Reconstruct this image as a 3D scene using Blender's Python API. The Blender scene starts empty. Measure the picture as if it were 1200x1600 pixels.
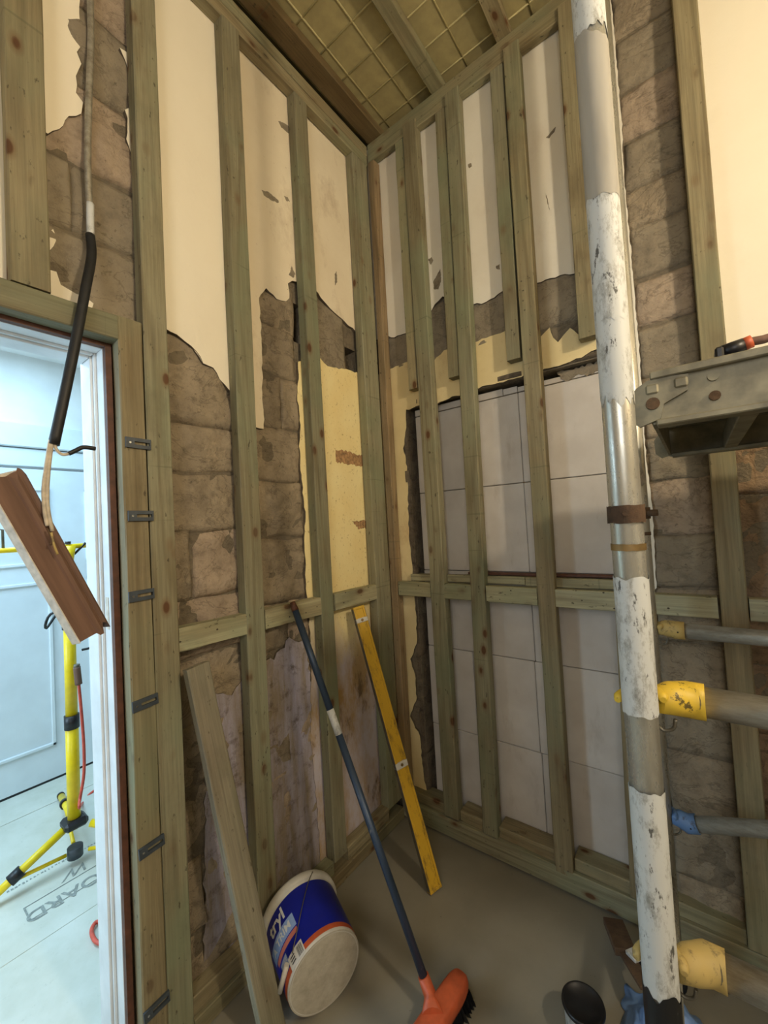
import bpy, bmesh, math, random
from mathutils import Vector, Matrix, noise
import numpy as np
rnd = random.Random(7)
S = bpy.context.scene
COL = S.collection
# ------------------------------------------------------------------ camera
F_PX = 639.55
CAM = np.array([1.247, -1.655, 1.45])
YAW, PIT, ROL = 0.651758, 0.032029, 0.055481
def _axes():
    f = np.array([-math.sin(YAW)*math.cos(PIT), math.cos(YAW)*math.cos(PIT), math.sin(PIT)])
    r = np.array([math.cos(YAW), math.sin(YAW), 0.0]); d = np.cross(f, r)
    r2 = r*math.cos(ROL)+d*math.sin(ROL); d2 = -r*math.sin(ROL)+d*math.cos(ROL)
    return np.array([r2, d2, f])
AX = _axes()
cam_d = bpy.data.cameras.new('camera'); cam = bpy.data.objects.new('camera', cam_d); COL.objects.link(cam)
cam_d.sensor_fit = 'VERTICAL'; cam_d.sensor_height = 24.0; cam_d.sensor_width = 18.0
cam_d.lens = F_PX/1600*24.0; cam_d.clip_start = 0.02
R_ = Matrix((AX[0], -AX[1], -AX[2])).transposed().to_4x4()
cam.matrix_world = Matrix.Translation(Vector(CAM)) @ R_
S.camera = cam
# ------------------------------------------------------------------ world, lights, exposure
W = bpy.data.worlds.new('world'); S.world = W; W.use_nodes = True
W.node_tree.nodes['Background'].inputs[0].default_value = (0.75, 0.82, 0.9, 1)
W.node_tree.nodes['Background'].inputs[1].default_value = 0.12
S.view_settings.view_transform = 'Standard'; S.view_settings.look = 'None'
S.view_settings.gamma = 1; S.view_settings.use_curve_mapping = False
S.view_settings.exposure = -0.2
def area(name, loc, target, sx, sy, watts, col):
    l = bpy.data.lights.new(name, 'AREA'); l.shape = 'RECTANGLE'; l.size = sx; l.size_y = sy
    l.energy = watts; l.color = col
    o = bpy.data.objects.new(name, l); COL.objects.link(o); o.location = loc
    o.rotation_euler = (Vector(target)-Vector(loc)).to_track_quat('-Z', 'Y').to_euler(); return o
def point(name, loc, watts, col, rad):
    l = bpy.data.lights.new(name, 'POINT'); l.energy = watts; l.color = col; l.shadow_soft_size = rad
    o = bpy.data.objects.new(name, l); COL.objects.link(o); o.location = loc; return o
point('work_lamp_light', (2.48, -1.12, 2.45), 80, (1.0, 0.86, 0.65), 0.06)
area('back_fill_light', (1.7, -3.05, 2.1), (0.6, 0.0, 2.0), 1.0, 1.3, 20, (0.95, 0.98, 1.0))  # added soft fill from behind the camera; the back wall has no window
area('next_room_fill_light', (-1.1, -1.6, 2.58), (-1.1, -1.5, 0.0), 1.2, 1.2, 54, (0.48, 0.77, 1.0))  # added cool overhead fill to brighten the next room, no ceiling lamp known
area('next_room_window_light', (-0.95, -3.12, 1.5), (0.2, -1.0, 1.1), 1.1, 1.2, 56, (0.64, 0.83, 1.0))

# ------------------------------------------------------------------ pixel rays onto the planes of the place
def ray(px, py): return AX.T @ np.array([(px-600)/F_PX, (py-800)/F_PX, 1.0])
def onX(px, py, x=0.0): d = ray(px, py); return Vector(CAM+d*((x-CAM[0])/d[0]))
def onY(px, py, y=0.0): d = ray(px, py); return Vector(CAM+d*((y-CAM[1])/d[1]))
def onZ(px, py, z=0.0): d = ray(px, py); return Vector(CAM+d*((z-CAM[2])/d[2]))

# ------------------------------------------------------------------ materials
def lin(c):
    return tuple(((v/255/12.92) if v/255 <= 0.04045 else ((v/255+0.055)/1.055)**2.4) for v in c)+(1.0,)
class NB:
    def __init__(s, name, rough=0.7, metal=0.0):
        s.m = bpy.data.materials.new(name); s.m.use_nodes = True; s.t = s.m.node_tree
        s.b = s.t.nodes['Principled BSDF']; s.b.inputs['Roughness'].default_value = rough; s.b.inputs['Metallic'].default_value = metal
        s.co = s.t.nodes.new('ShaderNodeTexCoord').outputs['Object']
    def L(s, a, b): s.t.links.new(a, b)
    def put(s, sock, v):
        if hasattr(v, 'is_linked') or isinstance(v, bpy.types.NodeSocket): s.L(v, sock)
        elif isinstance(v, tuple) and len(v) == 3 and sock.type == 'RGBA': sock.default_value = lin(v)
        else: sock.default_value = v
    def map(s, vec, sc=(1, 1, 1), loc=(0, 0, 0)):
        n = s.t.nodes.new('ShaderNodeMapping'); s.L(vec, n.inputs[0]); n.inputs['Scale'].default_value = sc; n.inputs['Location'].default_value = loc
        return n.outputs[0]
    def noise(s, vec, sc=5, det=4, ro=0.55, dist=0):
        n = s.t.nodes.new('ShaderNodeTexNoise'); s.L(vec, n.inputs['Vector']); n.inputs['Scale'].default_value = sc
        n.inputs['Detail'].default_value = det; n.inputs['Roughness'].default_value = ro; n.inputs['Distortion'].default_value = dist
        return n.outputs[0]
    def voro(s, vec, sc=5, feat='F1', rand=1.0):
        n = s.t.nodes.new('ShaderNodeTexVoronoi'); n.feature = feat; s.L(vec, n.inputs['Vector']); n.inputs['Scale'].default_value = sc
        n.inputs['Randomness'].default_value = rand
        return n.outputs['Distance']
    def ramp(s, fac, stops, interp='LINEAR'):
        n = s.t.nodes.new('ShaderNodeValToRGB'); e = n.color_ramp; e.interpolation = interp; s.L(fac, n.inputs[0])
        while len(e.elements) < len(stops): e.elements.new(0.5)
        for el, (p, c) in zip(e.elements, stops):
            el.position = p; el.color = lin(c) if isinstance(c, tuple) else (c, c, c, 1)
        return n.outputs[0]
    def mix(s, fac, a, b, mode='MIX'):
        n = s.t.nodes.new('ShaderNodeMixRGB'); n.blend_type = mode
        s.put(n.inputs[0], fac); s.put(n.inputs[1], a); s.put(n.inputs[2], b); return n.outputs[0]
    def math(s, op, a, b=0.0, clamp=False):
        n = s.t.nodes.new('ShaderNodeMath'); n.operation = op; n.use_clamp = clamp
        s.put(n.inputs[0], a); s.put(n.inputs[1], b); return n.outputs[0]
    def rand(s): return s.t.nodes.new('ShaderNodeObjectInfo').outputs['Random']
    def sep(s, vec):
        n = s.t.nodes.new('ShaderNodeSeparateXYZ'); s.L(vec, n.inputs[0]); return n.outputs
    def shift(s, vec, r, k=(7, 13, 29)):
        n = s.t.nodes.new('ShaderNodeVectorMath'); n.operation = 'SCALE'; n.inputs[0].default_value = k; s.L(r, n.inputs['Scale'])
        m = s.t.nodes.new('ShaderNodeVectorMath'); m.operation = 'ADD'; s.L(vec, m.inputs[0]); s.L(n.outputs[0], m.inputs[1]); return m.outputs[0]
    def bump(s, h, strength=0.3, dist=0.01):
        n = s.t.nodes.new('ShaderNodeBump'); n.inputs['Strength'].default_value = strength; n.inputs['Distance'].default_value = dist
        s.L(h, n.inputs['Height']); s.L(n.outputs[0], s.b.inputs['Normal'])
    def col(s, c): s.put(s.b.inputs['Base Color'], c)
    def rough(s, r): s.put(s.b.inputs['Roughness'], r)

def mat_plain(name, c, rough=0.6, metal=0.0, var=0.12, sc=30, bump=0.0):
    k = NB(name, rough, metal)
    n = k.noise(k.co, sc, 4); d = tuple(int(v*(1-var)) for v in c); e = tuple(min(255, int(v*(1+var*0.6))) for v in c)
    k.col(k.ramp(n, [(0.3, d), (0.7, e)]))
    if bump: k.bump(n, bump, 0.004)
    return k.m
def mat_timber(name, ca, cb, green=0.5, knots=1.0, nails=0.0, dirt=0.25):
    k = NB(name, 0.75); r = k.rand(); v = k.shift(k.co, r)
    tone = k.noise(k.map(v, (6, 6, 1.3)), 1.0, 3)
    c = k.mix(k.ramp(tone, [(0.35, 0.0), (0.65, 1.0)]), ca, cb)
    ring = k.math('SINE', k.math('MULTIPLY', k.noise(k.map(v, (5.5, 5.5, 0.35)), 1.0, 2), 62.0))
    c = k.mix(k.ramp(ring, [(0.2, 0.0), (1.0, 0.34)]), c, (104, 84, 52), 'MIX')
    fine = k.noise(k.map(v, (150, 150, 4)), 1.0, 4, 0.7)
    c = k.mix(0.6, c, k.ramp(fine, [(0.28, 0.35), (0.68, 1.0)]), 'MULTIPLY')
    g = k.noise(k.map(v, (3, 3, 2.0), (9, 3, 5)), 1.0, 4)
    c = k.mix(k.ramp(g, [(0.46, 0.0), (0.66, green)]), c, (132, 142, 112))
    dn = k.noise(k.map(v, (8, 8, 5.0), (1, 8, 2)), 1.0, 6, 0.7)
    c = k.mix(k.ramp(dn, [(0.52, 0.0), (0.72, dirt)]), c, (70, 58, 38))
    # knots with a darker halo
    km = k.ramp(k.noise(k.map(v, (5, 5, 2.2), (7, 7, 7)), 1.0, 2), [(0.46, 0.0), (0.56, 1.0)])
    kn = k.voro(k.map(v, (15, 15, 8.0)), 1.0)
    if knots:
        c = k.mix(k.math('MULTIPLY', km, k.ramp(kn, [(0.12, 1.0*knots), (0.17, 0.0)])), c, (66, 40, 20))
        c = k.mix(k.math('MULTIPLY', km, k.ramp(kn, [(0.15, 0.55*knots), (0.30, 0.0)])), c, (110, 74, 40))
    mk = k.noise(k.map(v, (70, 70, 30), (2, 6, 1)), 1.0, 3, 0.6)
    c = k.mix(k.ramp(mk, [(0.66, 0.0), (0.72, 0.75)]), c, (62, 54, 36))
    # saw and pencil bands across the grain
    bz = k.sep(v)[2]
    bn = k.noise(k.map(v, (2, 2, 60), (0, 0, 4)), 1.0, 1)
    c = k.mix(k.ramp(bn, [(0.735, 0.0), (0.77, 0.35)]), c, (84, 86, 60))
    if nails:
        nv = k.voro(k.map(v, (38, 38, 30)), 1.0)
        c = k.mix(k.ramp(nv, [(0.09, nails), (0.13, 0.0)]), c, (48, 34, 22))
    c = k.mix(1.0, c, k.ramp(r, [(0.0, 0.80), (1.0, 1.0)]), 'MULTIPLY')
    k.col(c); k.bump(fine, 0.22, 0.002)
    return k.m
def mat_plaster(name, ca, cb, stain=(150, 125, 90), amount=0.25, sc=3.0):
    k = NB(name, 0.85)
    n = k.noise(k.co, sc, 5, 0.6)
    c = k.mix(k.ramp(n, [(0.35, 0.0), (0.65, 1.0)]), ca, cb)
    s1 = k.noise(k.map(k.co, (1, 1, 0.6), (4, 4, 1)), sc*1.6, 7, 0.72)
    c = k.mix(k.ramp(s1, [(0.56, 0.0), (0.74, amount)]), c, stain)
    sp = k.noise(k.co, 60, 3, 0.7)
    c = k.mix(k.ramp(sp, [(0.66, 0.0), (0.75, amount*0.9)]), c, stain)
    k.col(c); k.bump(k.noise(k.co, 45, 5, 0.6), 0.16, 0.004)
    return k.m
def mat_stone(name, ca, cb, cc, bump=0.7):
    k = NB(name, 0.92); r = k.rand()
    n = k.noise(k.co, 6, 6, 0.65); n2 = k.noise(k.map(k.co, (1, 1, 1), (3, 7, 1)), 22, 6, 0.7)
    c = k.mix(k.ramp(n, [(0.33, 0.0), (0.66, 1.0)]), ca, cb)
    c = k.mix(k.ramp(n2, [(0.48, 0.0), (0.72, 0.8)]), c, cc)
    ck = k.noise(k.map(k.co, (1, 1, 1.7), (6, 1, 2)), 5, 5, 0.62, 0.6)
    c = k.mix(k.ramp(ck, [(0.480, 0.0), (0.493, 0.36), (0.498, 0.36), (0.510, 0.0)]), c, (74, 64, 50))
    c = k.mix(k.ramp(k.noise(k.co, 55, 4, 0.7), [(0.62, 0.0), (0.72, 0.6)]), c, (66, 56, 44))
    c = k.mix(1.0, c, k.ramp(r, [(0.0, 0.90), (1.0, 1.0)]), 'MULTIPLY')
    k.col(c); h = k.math('ADD', k.math('MULTIPLY', k.noise(k.co, 30, 8, 0.7), 0.8), n2); k.bump(h, bump, 0.02)
    return k.m
M = {}
M['timber'] = mat_timber('treated_timber', (168, 157, 122), (148, 132, 97))
M['timber_green'] = mat_timber('green_treated_timber', (160, 156, 127), (144, 135, 104), 0.7)
M['timber_brown'] = mat_timber('brown_timber', (172, 148, 112), (150, 126, 92), 0.12)
M['timber_nog'] = mat_timber('pale_nogging_timber', (194, 190, 156), (180, 170, 132), 0.6, 0.8, 0.9)
M['timber_dark'] = mat_timber('dark_joist_timber', (140, 120, 82), (112, 92, 58), 0.1, 0.7, 0, 0.5)
M['plank'] = mat_timber('loose_plank_timber', (164, 156, 134), (148, 138, 116), 0.25, 0.9)
M['white_plaster'] = mat_plaster('white_plaster', (236, 224, 198), (226, 212, 184), (160, 132, 96), 0.50, 2.4)
M['clean_plaster'] = mat_plaster('clean_plaster', (240, 232, 210), (236, 226, 202), (204, 186, 154), 0.15, 1.6)
M['right_plaster'] = mat_plaster('right_white_plaster', (236, 230, 214), (228, 220, 202), (160, 130, 104), 0.22, 3.0)
M['cream_plaster'] = mat_plaster('cream_plaster', (232, 214, 164), (222, 202, 150), (170, 118, 76), 0.35, 5.0)
# painted yellow plaster, going to bare damp-stained plaster low down
k = NB('yellow_painted_plaster', 0.85)
z = k.sep(k.co)[2]
wob = k.noise(k.map(k.co, (5, 5, 2)), 1.0, 5, 0.65)
yel = k.mix(k.ramp(k.noise(k.co, 5, 5), [(0.35, 0.0), (0.65, 1.0)]), (242, 226, 170), (236, 214, 152))
spk = k.noise(k.map(k.co, (1, 1, 0.7)), 90, 4, 0.75)
yel = k.mix(k.ramp(spk, [(0.60, 0.0), (0.70, 0.75)]), yel, (140, 104, 58))
low = k.mix(k.ramp(k.noise(k.map(k.co, (6, 6, 2.6)), 1.0, 6, 0.7), [(0.40, 0.0), (0.58, 1.0)]), (196, 188, 194), (176, 148, 104))
low = k.mix(k.ramp(k.noise(k.map(k.co, (9, 9, 4), (5, 1, 3)), 1.0, 6, 0.7), [(0.56, 0.0), (0.66, 0.85)]), low, (104, 82, 56))
hz = k.math('ADD', k.math('MULTIPLY', wob, 0.55), z)
c = k.mix(k.ramp(k.math('SUBTRACT', hz, 0.72), [(0.40, 1.0), (0.62, 0.0)]), yel, low)
k.col(c); k.bump(spk, 0.25, 0.004); M['yellow_plaster'] = k.m
k = NB('damp_stained_render', 0.92)
st = k.noise(k.map(k.co, (10, 10, 1.4)), 1.0, 7, 0.7)
c = k.mix(k.ramp(st, [(0.36, 0.0), (0.58, 1.0)]), (184, 180, 200), (150, 136, 118))
c = k.mix(k.ramp(k.noise(k.co, 18, 6, 0.7), [(0.52, 0.0), (0.7, 0.8)]), c, (92, 78, 62))
k.col(c); k.bump(k.math('ADD', k.noise(k.co, 30, 8, 0.7), st), 0.8, 0.012); M['damp_render'] = k.m
M['stone'] = mat_stone('grey_brown_stone', (174, 158, 132), (148, 134, 112), (116, 104, 86))
M['stone_pale'] = mat_stone('pale_pink_stone', (192, 172, 148), (168, 150, 128), (134, 118, 100))
M['stone_brown'] = mat_stone('brown_rough_stone', (180, 152, 120), (148, 124, 98), (100, 84, 66), 1.0)
M['stone_grey'] = mat_stone('grey_render', (158, 146, 124), (138, 126, 106), (112, 102, 86), 0.5)
M['mortar'] = mat_stone('dark_mortar', (142, 130, 108), (122, 110, 92), (100, 90, 76), 0.8)
M['rough_edge'] = mat_stone('broken_masonry_edge', (134, 120, 100), (108, 96, 80), (84, 74, 62), 1.0)
k = NB('aerated_block', 0.9)
n = k.noise(k.co, 7, 4); pr = k.noise(k.co, 220, 3, 0.7)
c = k.mix(k.ramp(n, [(0.35, 0.0), (0.65, 1.0)]), (214, 208, 200), (202, 195, 186))
c = k.mix(k.ramp(k.noise(k.map(k.co, (4, 4, 1.3)), 3, 6, 0.7), [(0.58, 0.0), (0.75, 0.35)]), c, (142, 126, 104))
c = k.mix(1.0, c, k.ramp(k.rand(), [(0.0, 0.9), (1.0, 1.0)]), 'MULTIPLY')
k.col(c); k.bump(pr, 0.15, 0.002); M['block'] = k.m
k = NB('smooth_concrete_floor', 0.55)
n = k.noise(k.co, 2.6, 6, 0.6)
c = k.mix(k.ramp(n, [(0.35, 0.0), (0.66, 1.0)]), (142, 137, 122), (128, 123, 109))
c = k.mix(k.ramp(k.noise(k.co, 30, 6, 0.75), [(0.60, 0.0), (0.78, 0.35)]), c, (160, 154, 138))
c = k.mix(k.ramp(k.noise(k.map(k.co, (1, 1, 1), (8, 2, 0)), 75, 2), [(0.74, 0.0), (0.78, 0.7)]), c, (70, 58, 44))
k.col(c); M['floor'] = k.m
k = NB('dusty_chipboard', 0.8)
n = k.noise(k.co, 4, 6, 0.65)
c = k.mix(k.ramp(n, [(0.35, 0.0), (0.66, 1.0)]), (206, 208, 198), (190, 192, 178))
c = k.mix(k.ramp(k.noise(k.co, 24, 6, 0.8), [(0.60, 0.0), (0.72, 0.5)]), c, (146, 150, 136))
k.col(c); k.bump(n, 0.1, 0.003); M['chipboard'] = k.m
M['print_grey'] = mat_plain('faded_grey_print', (142, 148, 142), 0.8, 0, 0.2, 60)
M['foil'] = mat_plain('yellowed_insulation', (164, 152, 108), 0.7, 0, 0.10, 14, 0.2)
M['foil_seam'] = mat_plain('insulation_seam', (182, 170, 124), 0.6, 0, 0.1, 20)
M['white_paint'] = mat_plain('white_gloss_paint', (226, 230, 232), 0.4, 0, 0.05, 12)
M['door_white'] = mat_plain('white_satin_door', (220, 228, 232), 0.45, 0, 0.03, 6)
M['wall_far'] = mat_plain('far_room_paint', (236, 238, 236), 0.8, 0, 0.03, 6)
M['room_paint'] = mat_plain('room_paint', (206, 192, 164), 0.9, 0, 0.06, 5)
M['red_brown'] = mat_plain('red_brown_varnish', (92, 58, 42), 0.6, 0, 0.2, 40)
k = NB('dark_varnished_moulding', 0.7)
c = k.mix(k.ramp(k.noise(k.map(k.co, (60, 60, 4)), 1.0, 4), [(0.3, 0.0), (0.7, 1.0)]), (128, 98, 82), (104, 78, 64))
k.col(c); M['moulding'] = k.m
M['chalky_white'] = mat_plain('chalky_white_paint', (214, 206, 192), 0.8, 0, 0.12, 50)
M['black_rubber'] = mat_plain('black_rubber', (30, 31, 33), 0.55, 0, 0.25, 40)
M['black_plastic'] = mat_plain('black_plastic', (24, 24, 27), 0.4, 0, 0.2, 30)
M['grey_plastic'] = mat_plain('slate_grey_plastic', (62, 70, 78), 0.5, 0, 0.12, 50)
M['wire'] = mat_plain('cream_wire', (200, 188, 166), 0.6, 0, 0.12, 60)
M['yellow'] = mat_plain('yellow_enamel', (238, 206, 22), 0.35, 0, 0.06, 25)
M['red_cable'] = mat_plain('red_orange_cable', (206, 84, 66), 0.5, 0, 0.1, 40)
M['chrome'] = mat_plain('chrome', (190, 192, 194), 0.25, 1.0, 0.08, 20)
M['orange'] = mat_plain('orange_plastic', (194, 90, 52), 0.5, 0, 0.1, 30)
M['white_plastic'] = mat_plain('white_plastic', (205, 202, 192), 0.5, 0, 0.07, 20)
M['paper'] = mat_plain('paper_white', (222, 222, 218), 0.7, 0, 0.03, 20)
M['pale_blue'] = mat_plain('pale_blue_print', (150, 176, 222), 0.5, 0, 0.05, 20)
M['salmon'] = mat_plain('salmon_print', (206, 120, 100), 0.5, 0, 0.05, 20)
k = NB('dusty_white_base', 0.7)
c = k.mix(k.ramp(k.noise(k.co, 22, 6, 0.7), [(0.35, 0.0), (0.7, 1.0)]), (196, 190, 174), (166, 158, 140))
k.col(c); M['bucket_base'] = k.m
M['royal_blue'] = mat_plain('royal_blue_print', (14, 30, 150), 0.35, 0, 0.12, 8)
k = NB('scuffed_yellow_level', 0.45)
c = k.mix(k.ramp(k.noise(k.map(k.co, (30, 30, 12)), 1.0, 6, 0.75), [(0.52, 0.0), (0.66, 0.85)]), (206, 164, 44), (116, 92, 44))
k.col(c); M['level'] = k.m
M['dark_alu'] = mat_plain('dull_aluminium', (118, 114, 102), 0.45, 0.6, 0.15, 30)
k = NB('blue_grey_broom_tube', 0.4, 0.3)
c = k.mix(k.ramp(k.noise(k.map(k.co, (20, 20, 8)), 1.0, 5, 0.7), [(0.62, 0.0), (0.68, 0.6)]), (58, 74, 96), (150, 150, 150))
k.col(c); M['broom_tube'] = k.m
k = NB('galvanised_tube', 0.34, 0.6)
n = k.noise(k.map(k.co, (40, 40, 9)), 1.0, 6, 0.75)
c = k.mix(k.ramp(n, [(0.3, 0.0), (0.62, 1.0)]), (222, 221, 212), (190, 187, 174))
c = k.mix(k.ramp(k.noise(k.map(k.co, (70, 70, 22), (3, 3, 3)), 1.0, 5, 0.8), [(0.60, 0.0), (0.70, 0.7)]), c, (96, 86, 68))
k.col(c); k.rough(k.ramp(n, [(0.3, 0.2), (0.7, 0.42)])); M['galv'] = k.m
k = NB('scuffed_white_tape', 0.55)
n = k.noise(k.map(k.co, (34, 34, 14)), 1.0, 7, 0.78)
c = k.mix(k.ramp(n, [(0.50, 0.0), (0.64, 0.85)]), (206, 209, 207), (132, 130, 120))
c = k.mix(k.ramp(k.noise(k.map(k.co, (60, 60, 20), (5, 2, 1)), 1.0, 5, 0.7), [(0.60, 0.0), (0.65, 0.9)]), c, (64, 62, 58))
k.col(c); M['white_tape'] = k.m
k = NB('grey_cloth_tape', 0.6)
c = k.mix(k.ramp(k.noise(k.map(k.co, (30, 30, 6)), 1.0, 5), [(0.3, 0.0), (0.7, 1.0)]), (172, 168, 158), (156, 152, 142))
k.col(c); M['grey_tape'] = k.m
k = NB('black_scraped_paint', 0.5)
c = k.mix(k.ramp(k.noise(k.map(k.co, (50, 50, 12)), 1.0, 6, 0.75), [(0.58, 0.0), (0.66, 0.8)]), (20, 22, 26), (180, 178, 170))
k.col(c); M['black_paint'] = k.m
M['rust'] = mat_stone('rusty_steel', (112, 88, 64), (84, 64, 48), (56, 44, 36), 0.3)
M['brass_band'] = mat_plain('brown_band', (132, 108, 66), 0.5, 0.3, 0.2, 40)
k = NB('chipped_yellow_claw', 0.5)
c = k.mix(k.ramp(k.noise(k.co, 45, 5, 0.7), [(0.57, 0.0), (0.62, 0.9)]), (222, 188, 62), (70, 60, 38))
k.col(c); M['claw_yellow'] = k.m
k = NB('faded_yellow_claw', 0.6)
c = k.mix(k.ramp(k.noise(k.co, 40, 5, 0.7), [(0.54, 0.0), (0.64, 0.8)]), (188, 164, 100), (120, 106, 74))
k.col(c); M['claw_faded'] = k.m
k = NB('blue_claw_paint', 0.5)
c = k.mix(k.ramp(k.noise(k.co, 40, 5, 0.7), [(0.56, 0.0), (0.66, 0.8)]), (92, 128, 178), (54, 66, 88))
k.col(c); M['claw_blue'] = k.m
M['blue_sheet'] = mat_plain('blue_plastic_sheet', (112, 146, 196), 0.45, 0, 0.2, 18)
k = NB('weathered_brace_tube', 0.5, 0.55)
c = k.mix(k.ramp(k.noise(k.map(k.co, (9, 40, 40)), 1.0, 6, 0.75), [(0.35, 0.0), (0.7, 1.0)]), (186, 182, 168), (136, 128, 112))
k.col(c); M['brace'] = k.m
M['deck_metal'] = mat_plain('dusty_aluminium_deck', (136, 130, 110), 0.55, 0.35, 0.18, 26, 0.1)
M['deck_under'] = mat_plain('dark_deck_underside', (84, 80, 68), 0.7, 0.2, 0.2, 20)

# ------------------------------------------------------------------ object helpers
def tag(o, label=None, cat=None, group=None, kind=None):
    if label: o['label'] = label
    if cat: o['category'] = cat
    if group: o['group'] = group
    if kind: o['kind'] = kind
    return o
def adopt(o, parent):
    if parent is not None:
        o.parent = parent; o.matrix_parent_inverse = PINV.get(parent.name, Matrix.Identity(4))
PINV = {}
def empty(name, loc, label=None, cat=None, group=None, kind=None):
    o = bpy.data.objects.new(name, None); COL.objects.link(o); o.location = loc; o.empty_display_size = 0.1
    PINV[o.name] = Matrix.Translation(-Vector(loc)); return tag(o, label, cat, group, kind)
def mesh_obj(name, me, mat, parent=None, mw=None, smooth=False):
    for m in (mat if isinstance(mat, (list, tuple)) else [mat]): me.materials.append(M[m] if isinstance(m, str) else m)
    o = bpy.data.objects.new(name, me); COL.objects.link(o)
    if mw is not None: o.matrix_basis = mw
    if mw is not None: PINV[o.name] = mw.inverted()
    adopt(o, parent)
    if smooth:
        for p in me.polygons: p.use_smooth = True
    return o
def bm_obj(name, bm, mat, parent=None, mw=None, smooth=False):
    bmesh.ops.recalc_face_normals(bm, faces=bm.faces)
    me = bpy.data.meshes.new(name); bm.to_mesh(me); bm.free()
    return mesh_obj(name, me, mat, parent, mw, smooth)
def pd_obj(name, vs, fs, mat, parent=None, mw=None, smooth=False, mi=None):
    me = bpy.data.meshes.new(name); me.from_pydata([tuple(v) for v in vs], [], fs); me.update()
    o = mesh_obj(name, me, mat, parent, mw, smooth)
    if mi: me.polygons.foreach_set('material_index', mi)
    return o
def box_bm(bm, x0, x1, y0, y1, z0, z1, bev=0.0, mi=0):
    r = bmesh.ops.create_cube(bm, size=1.0)
    for v in r['verts']: v.co = Vector(((x0+x1)/2+v.co.x*(x1-x0), (y0+y1)/2+v.co.y*(y1-y0), (z0+z1)/2+v.co.z*(z1-z0)))
    fs = list({f for v in r['verts'] for f in v.link_faces})
    for f in fs: f.material_index = mi
    if bev:
        es = list({e for f in fs for e in f.edges})
        bmesh.ops.bevel(bm, geom=es, offset=bev, segments=1, affect='EDGES', clamp_overlap=True, material=-1)
    return bm
def box(name, x0, x1, y0, y1, z0, z1, mat, parent=None, bev=0.0, mw=None):
    return bm_obj(name, box_bm(bmesh.new(), x0, x1, y0, y1, z0, z1, bev), mat, parent, mw)
def frame_from(a, b, side):
    """matrix: z from a to b, x near `side`, origin mid"""
    a = Vector(a); b = Vector(b); zz = (b-a).normalized(); xx = Vector(side); xx = (xx-zz*xx.dot(zz)).normalized(); yy = zz.cross(xx)
    m = Matrix((xx, yy, zz)).transposed().to_4x4(); m.translation = (a+b)/2
    return m, (b-a).length
def timber(name, parent, a, b, side, w, d, mat='timber', seg=6, wob=0.0012, ch=0.003):
    """sawn timber from a to b (centre line); w across `side`, d the other way; slightly uneven arrises"""
    mw, L = frame_from(a, b, side); vs, fs = [], []
    rr = random.Random(hash((round(a[0], 3), round(a[1], 3), round(a[2], 3), round(w, 3))) & 0xffff)
    prof = [(-w/2+ch, -d/2), (w/2-ch, -d/2), (w/2, -d/2+ch), (w/2, d/2-ch), (w/2-ch, d/2), (-w/2+ch, d/2), (-w/2, d/2-ch), (-w/2, -d/2+ch)]
    for i in range(seg+1):
        zz = -L/2+L*i/seg
        for (x, y) in prof: vs.append((x+rr.uniform(-wob, wob), y+rr.uniform(-wob, wob)*0.4, zz))
    for i in range(seg):
        for j in range(8): fs.append((i*8+j, i*8+(j+1) % 8, (i+1)*8+(j+1) % 8, (i+1)*8+j))
    fs.append(tuple(range(7, -1, -1))); fs.append(tuple(seg*8+j for j in range(8)))
    return pd_obj(name, vs, fs, mat, parent, mw)
def tube(name, pts, r, mat, parent=None, n=16, cap=True, radii=None, smooth=True):
    pts = [Vector(p) for p in pts]; vs, fs = [], []
    ref = Vector((0, 0, 1)) if abs((pts[-1]-pts[0]).normalized().z) < 0.9 else Vector((1, 0, 0))
    for i, p in enumerate(pts):
        t = (pts[min(i+1, len(pts)-1)]-pts[max(i-1, 0)]).normalized()
        if i == 0 and abs(ref.dot(t)) > 0.9: ref = Vector((1, 0, 0)) if abs(t.x) < 0.8 else Vector((0, 1, 0))
        u = (ref-t*ref.dot(t)).normalized(); ref = u; w = t.cross(u); rad = radii[i] if radii else r
        for k in range(n):
            a = 2*math.pi*k/n; vs.append(p+u*math.cos(a)*rad+w*math.sin(a)*rad)
    for i in range(len(pts)-1):
        for k in range(n): fs.append((i*n+k, i*n+(k+1) % n, (i+1)*n+(k+1) % n, (i+1)*n+k))
    ns = len(fs)
    if cap: fs.append(tuple(range(n-1, -1, -1))); fs.append(tuple((len(pts)-1)*n+k for k in range(n)))
    o = pd_obj(name, vs, fs, mat, parent)
    if smooth:
        for p in o.data.polygons[:ns]: p.use_smooth = True
    return o
def bez(pts, n=8):
    """Catmull-Rom through pts"""
    P = [Vector(p) for p in pts]; P = [P[0]*2-P[1]]+P+[P[-1]*2-P[-2]]; out = []
    for i in range(1, len(P)-2):
        for j in range(n):
            t = j/n; a, b, c, d = P[i-1], P[i], P[i+1], P[i+2]
            out.append(0.5*((2*b)+(c-a)*t+(2*a-5*b+4*c-d)*t*t+(3*b-a-3*c+d)*t**3))
    out.append(P[-2]); return out
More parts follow.
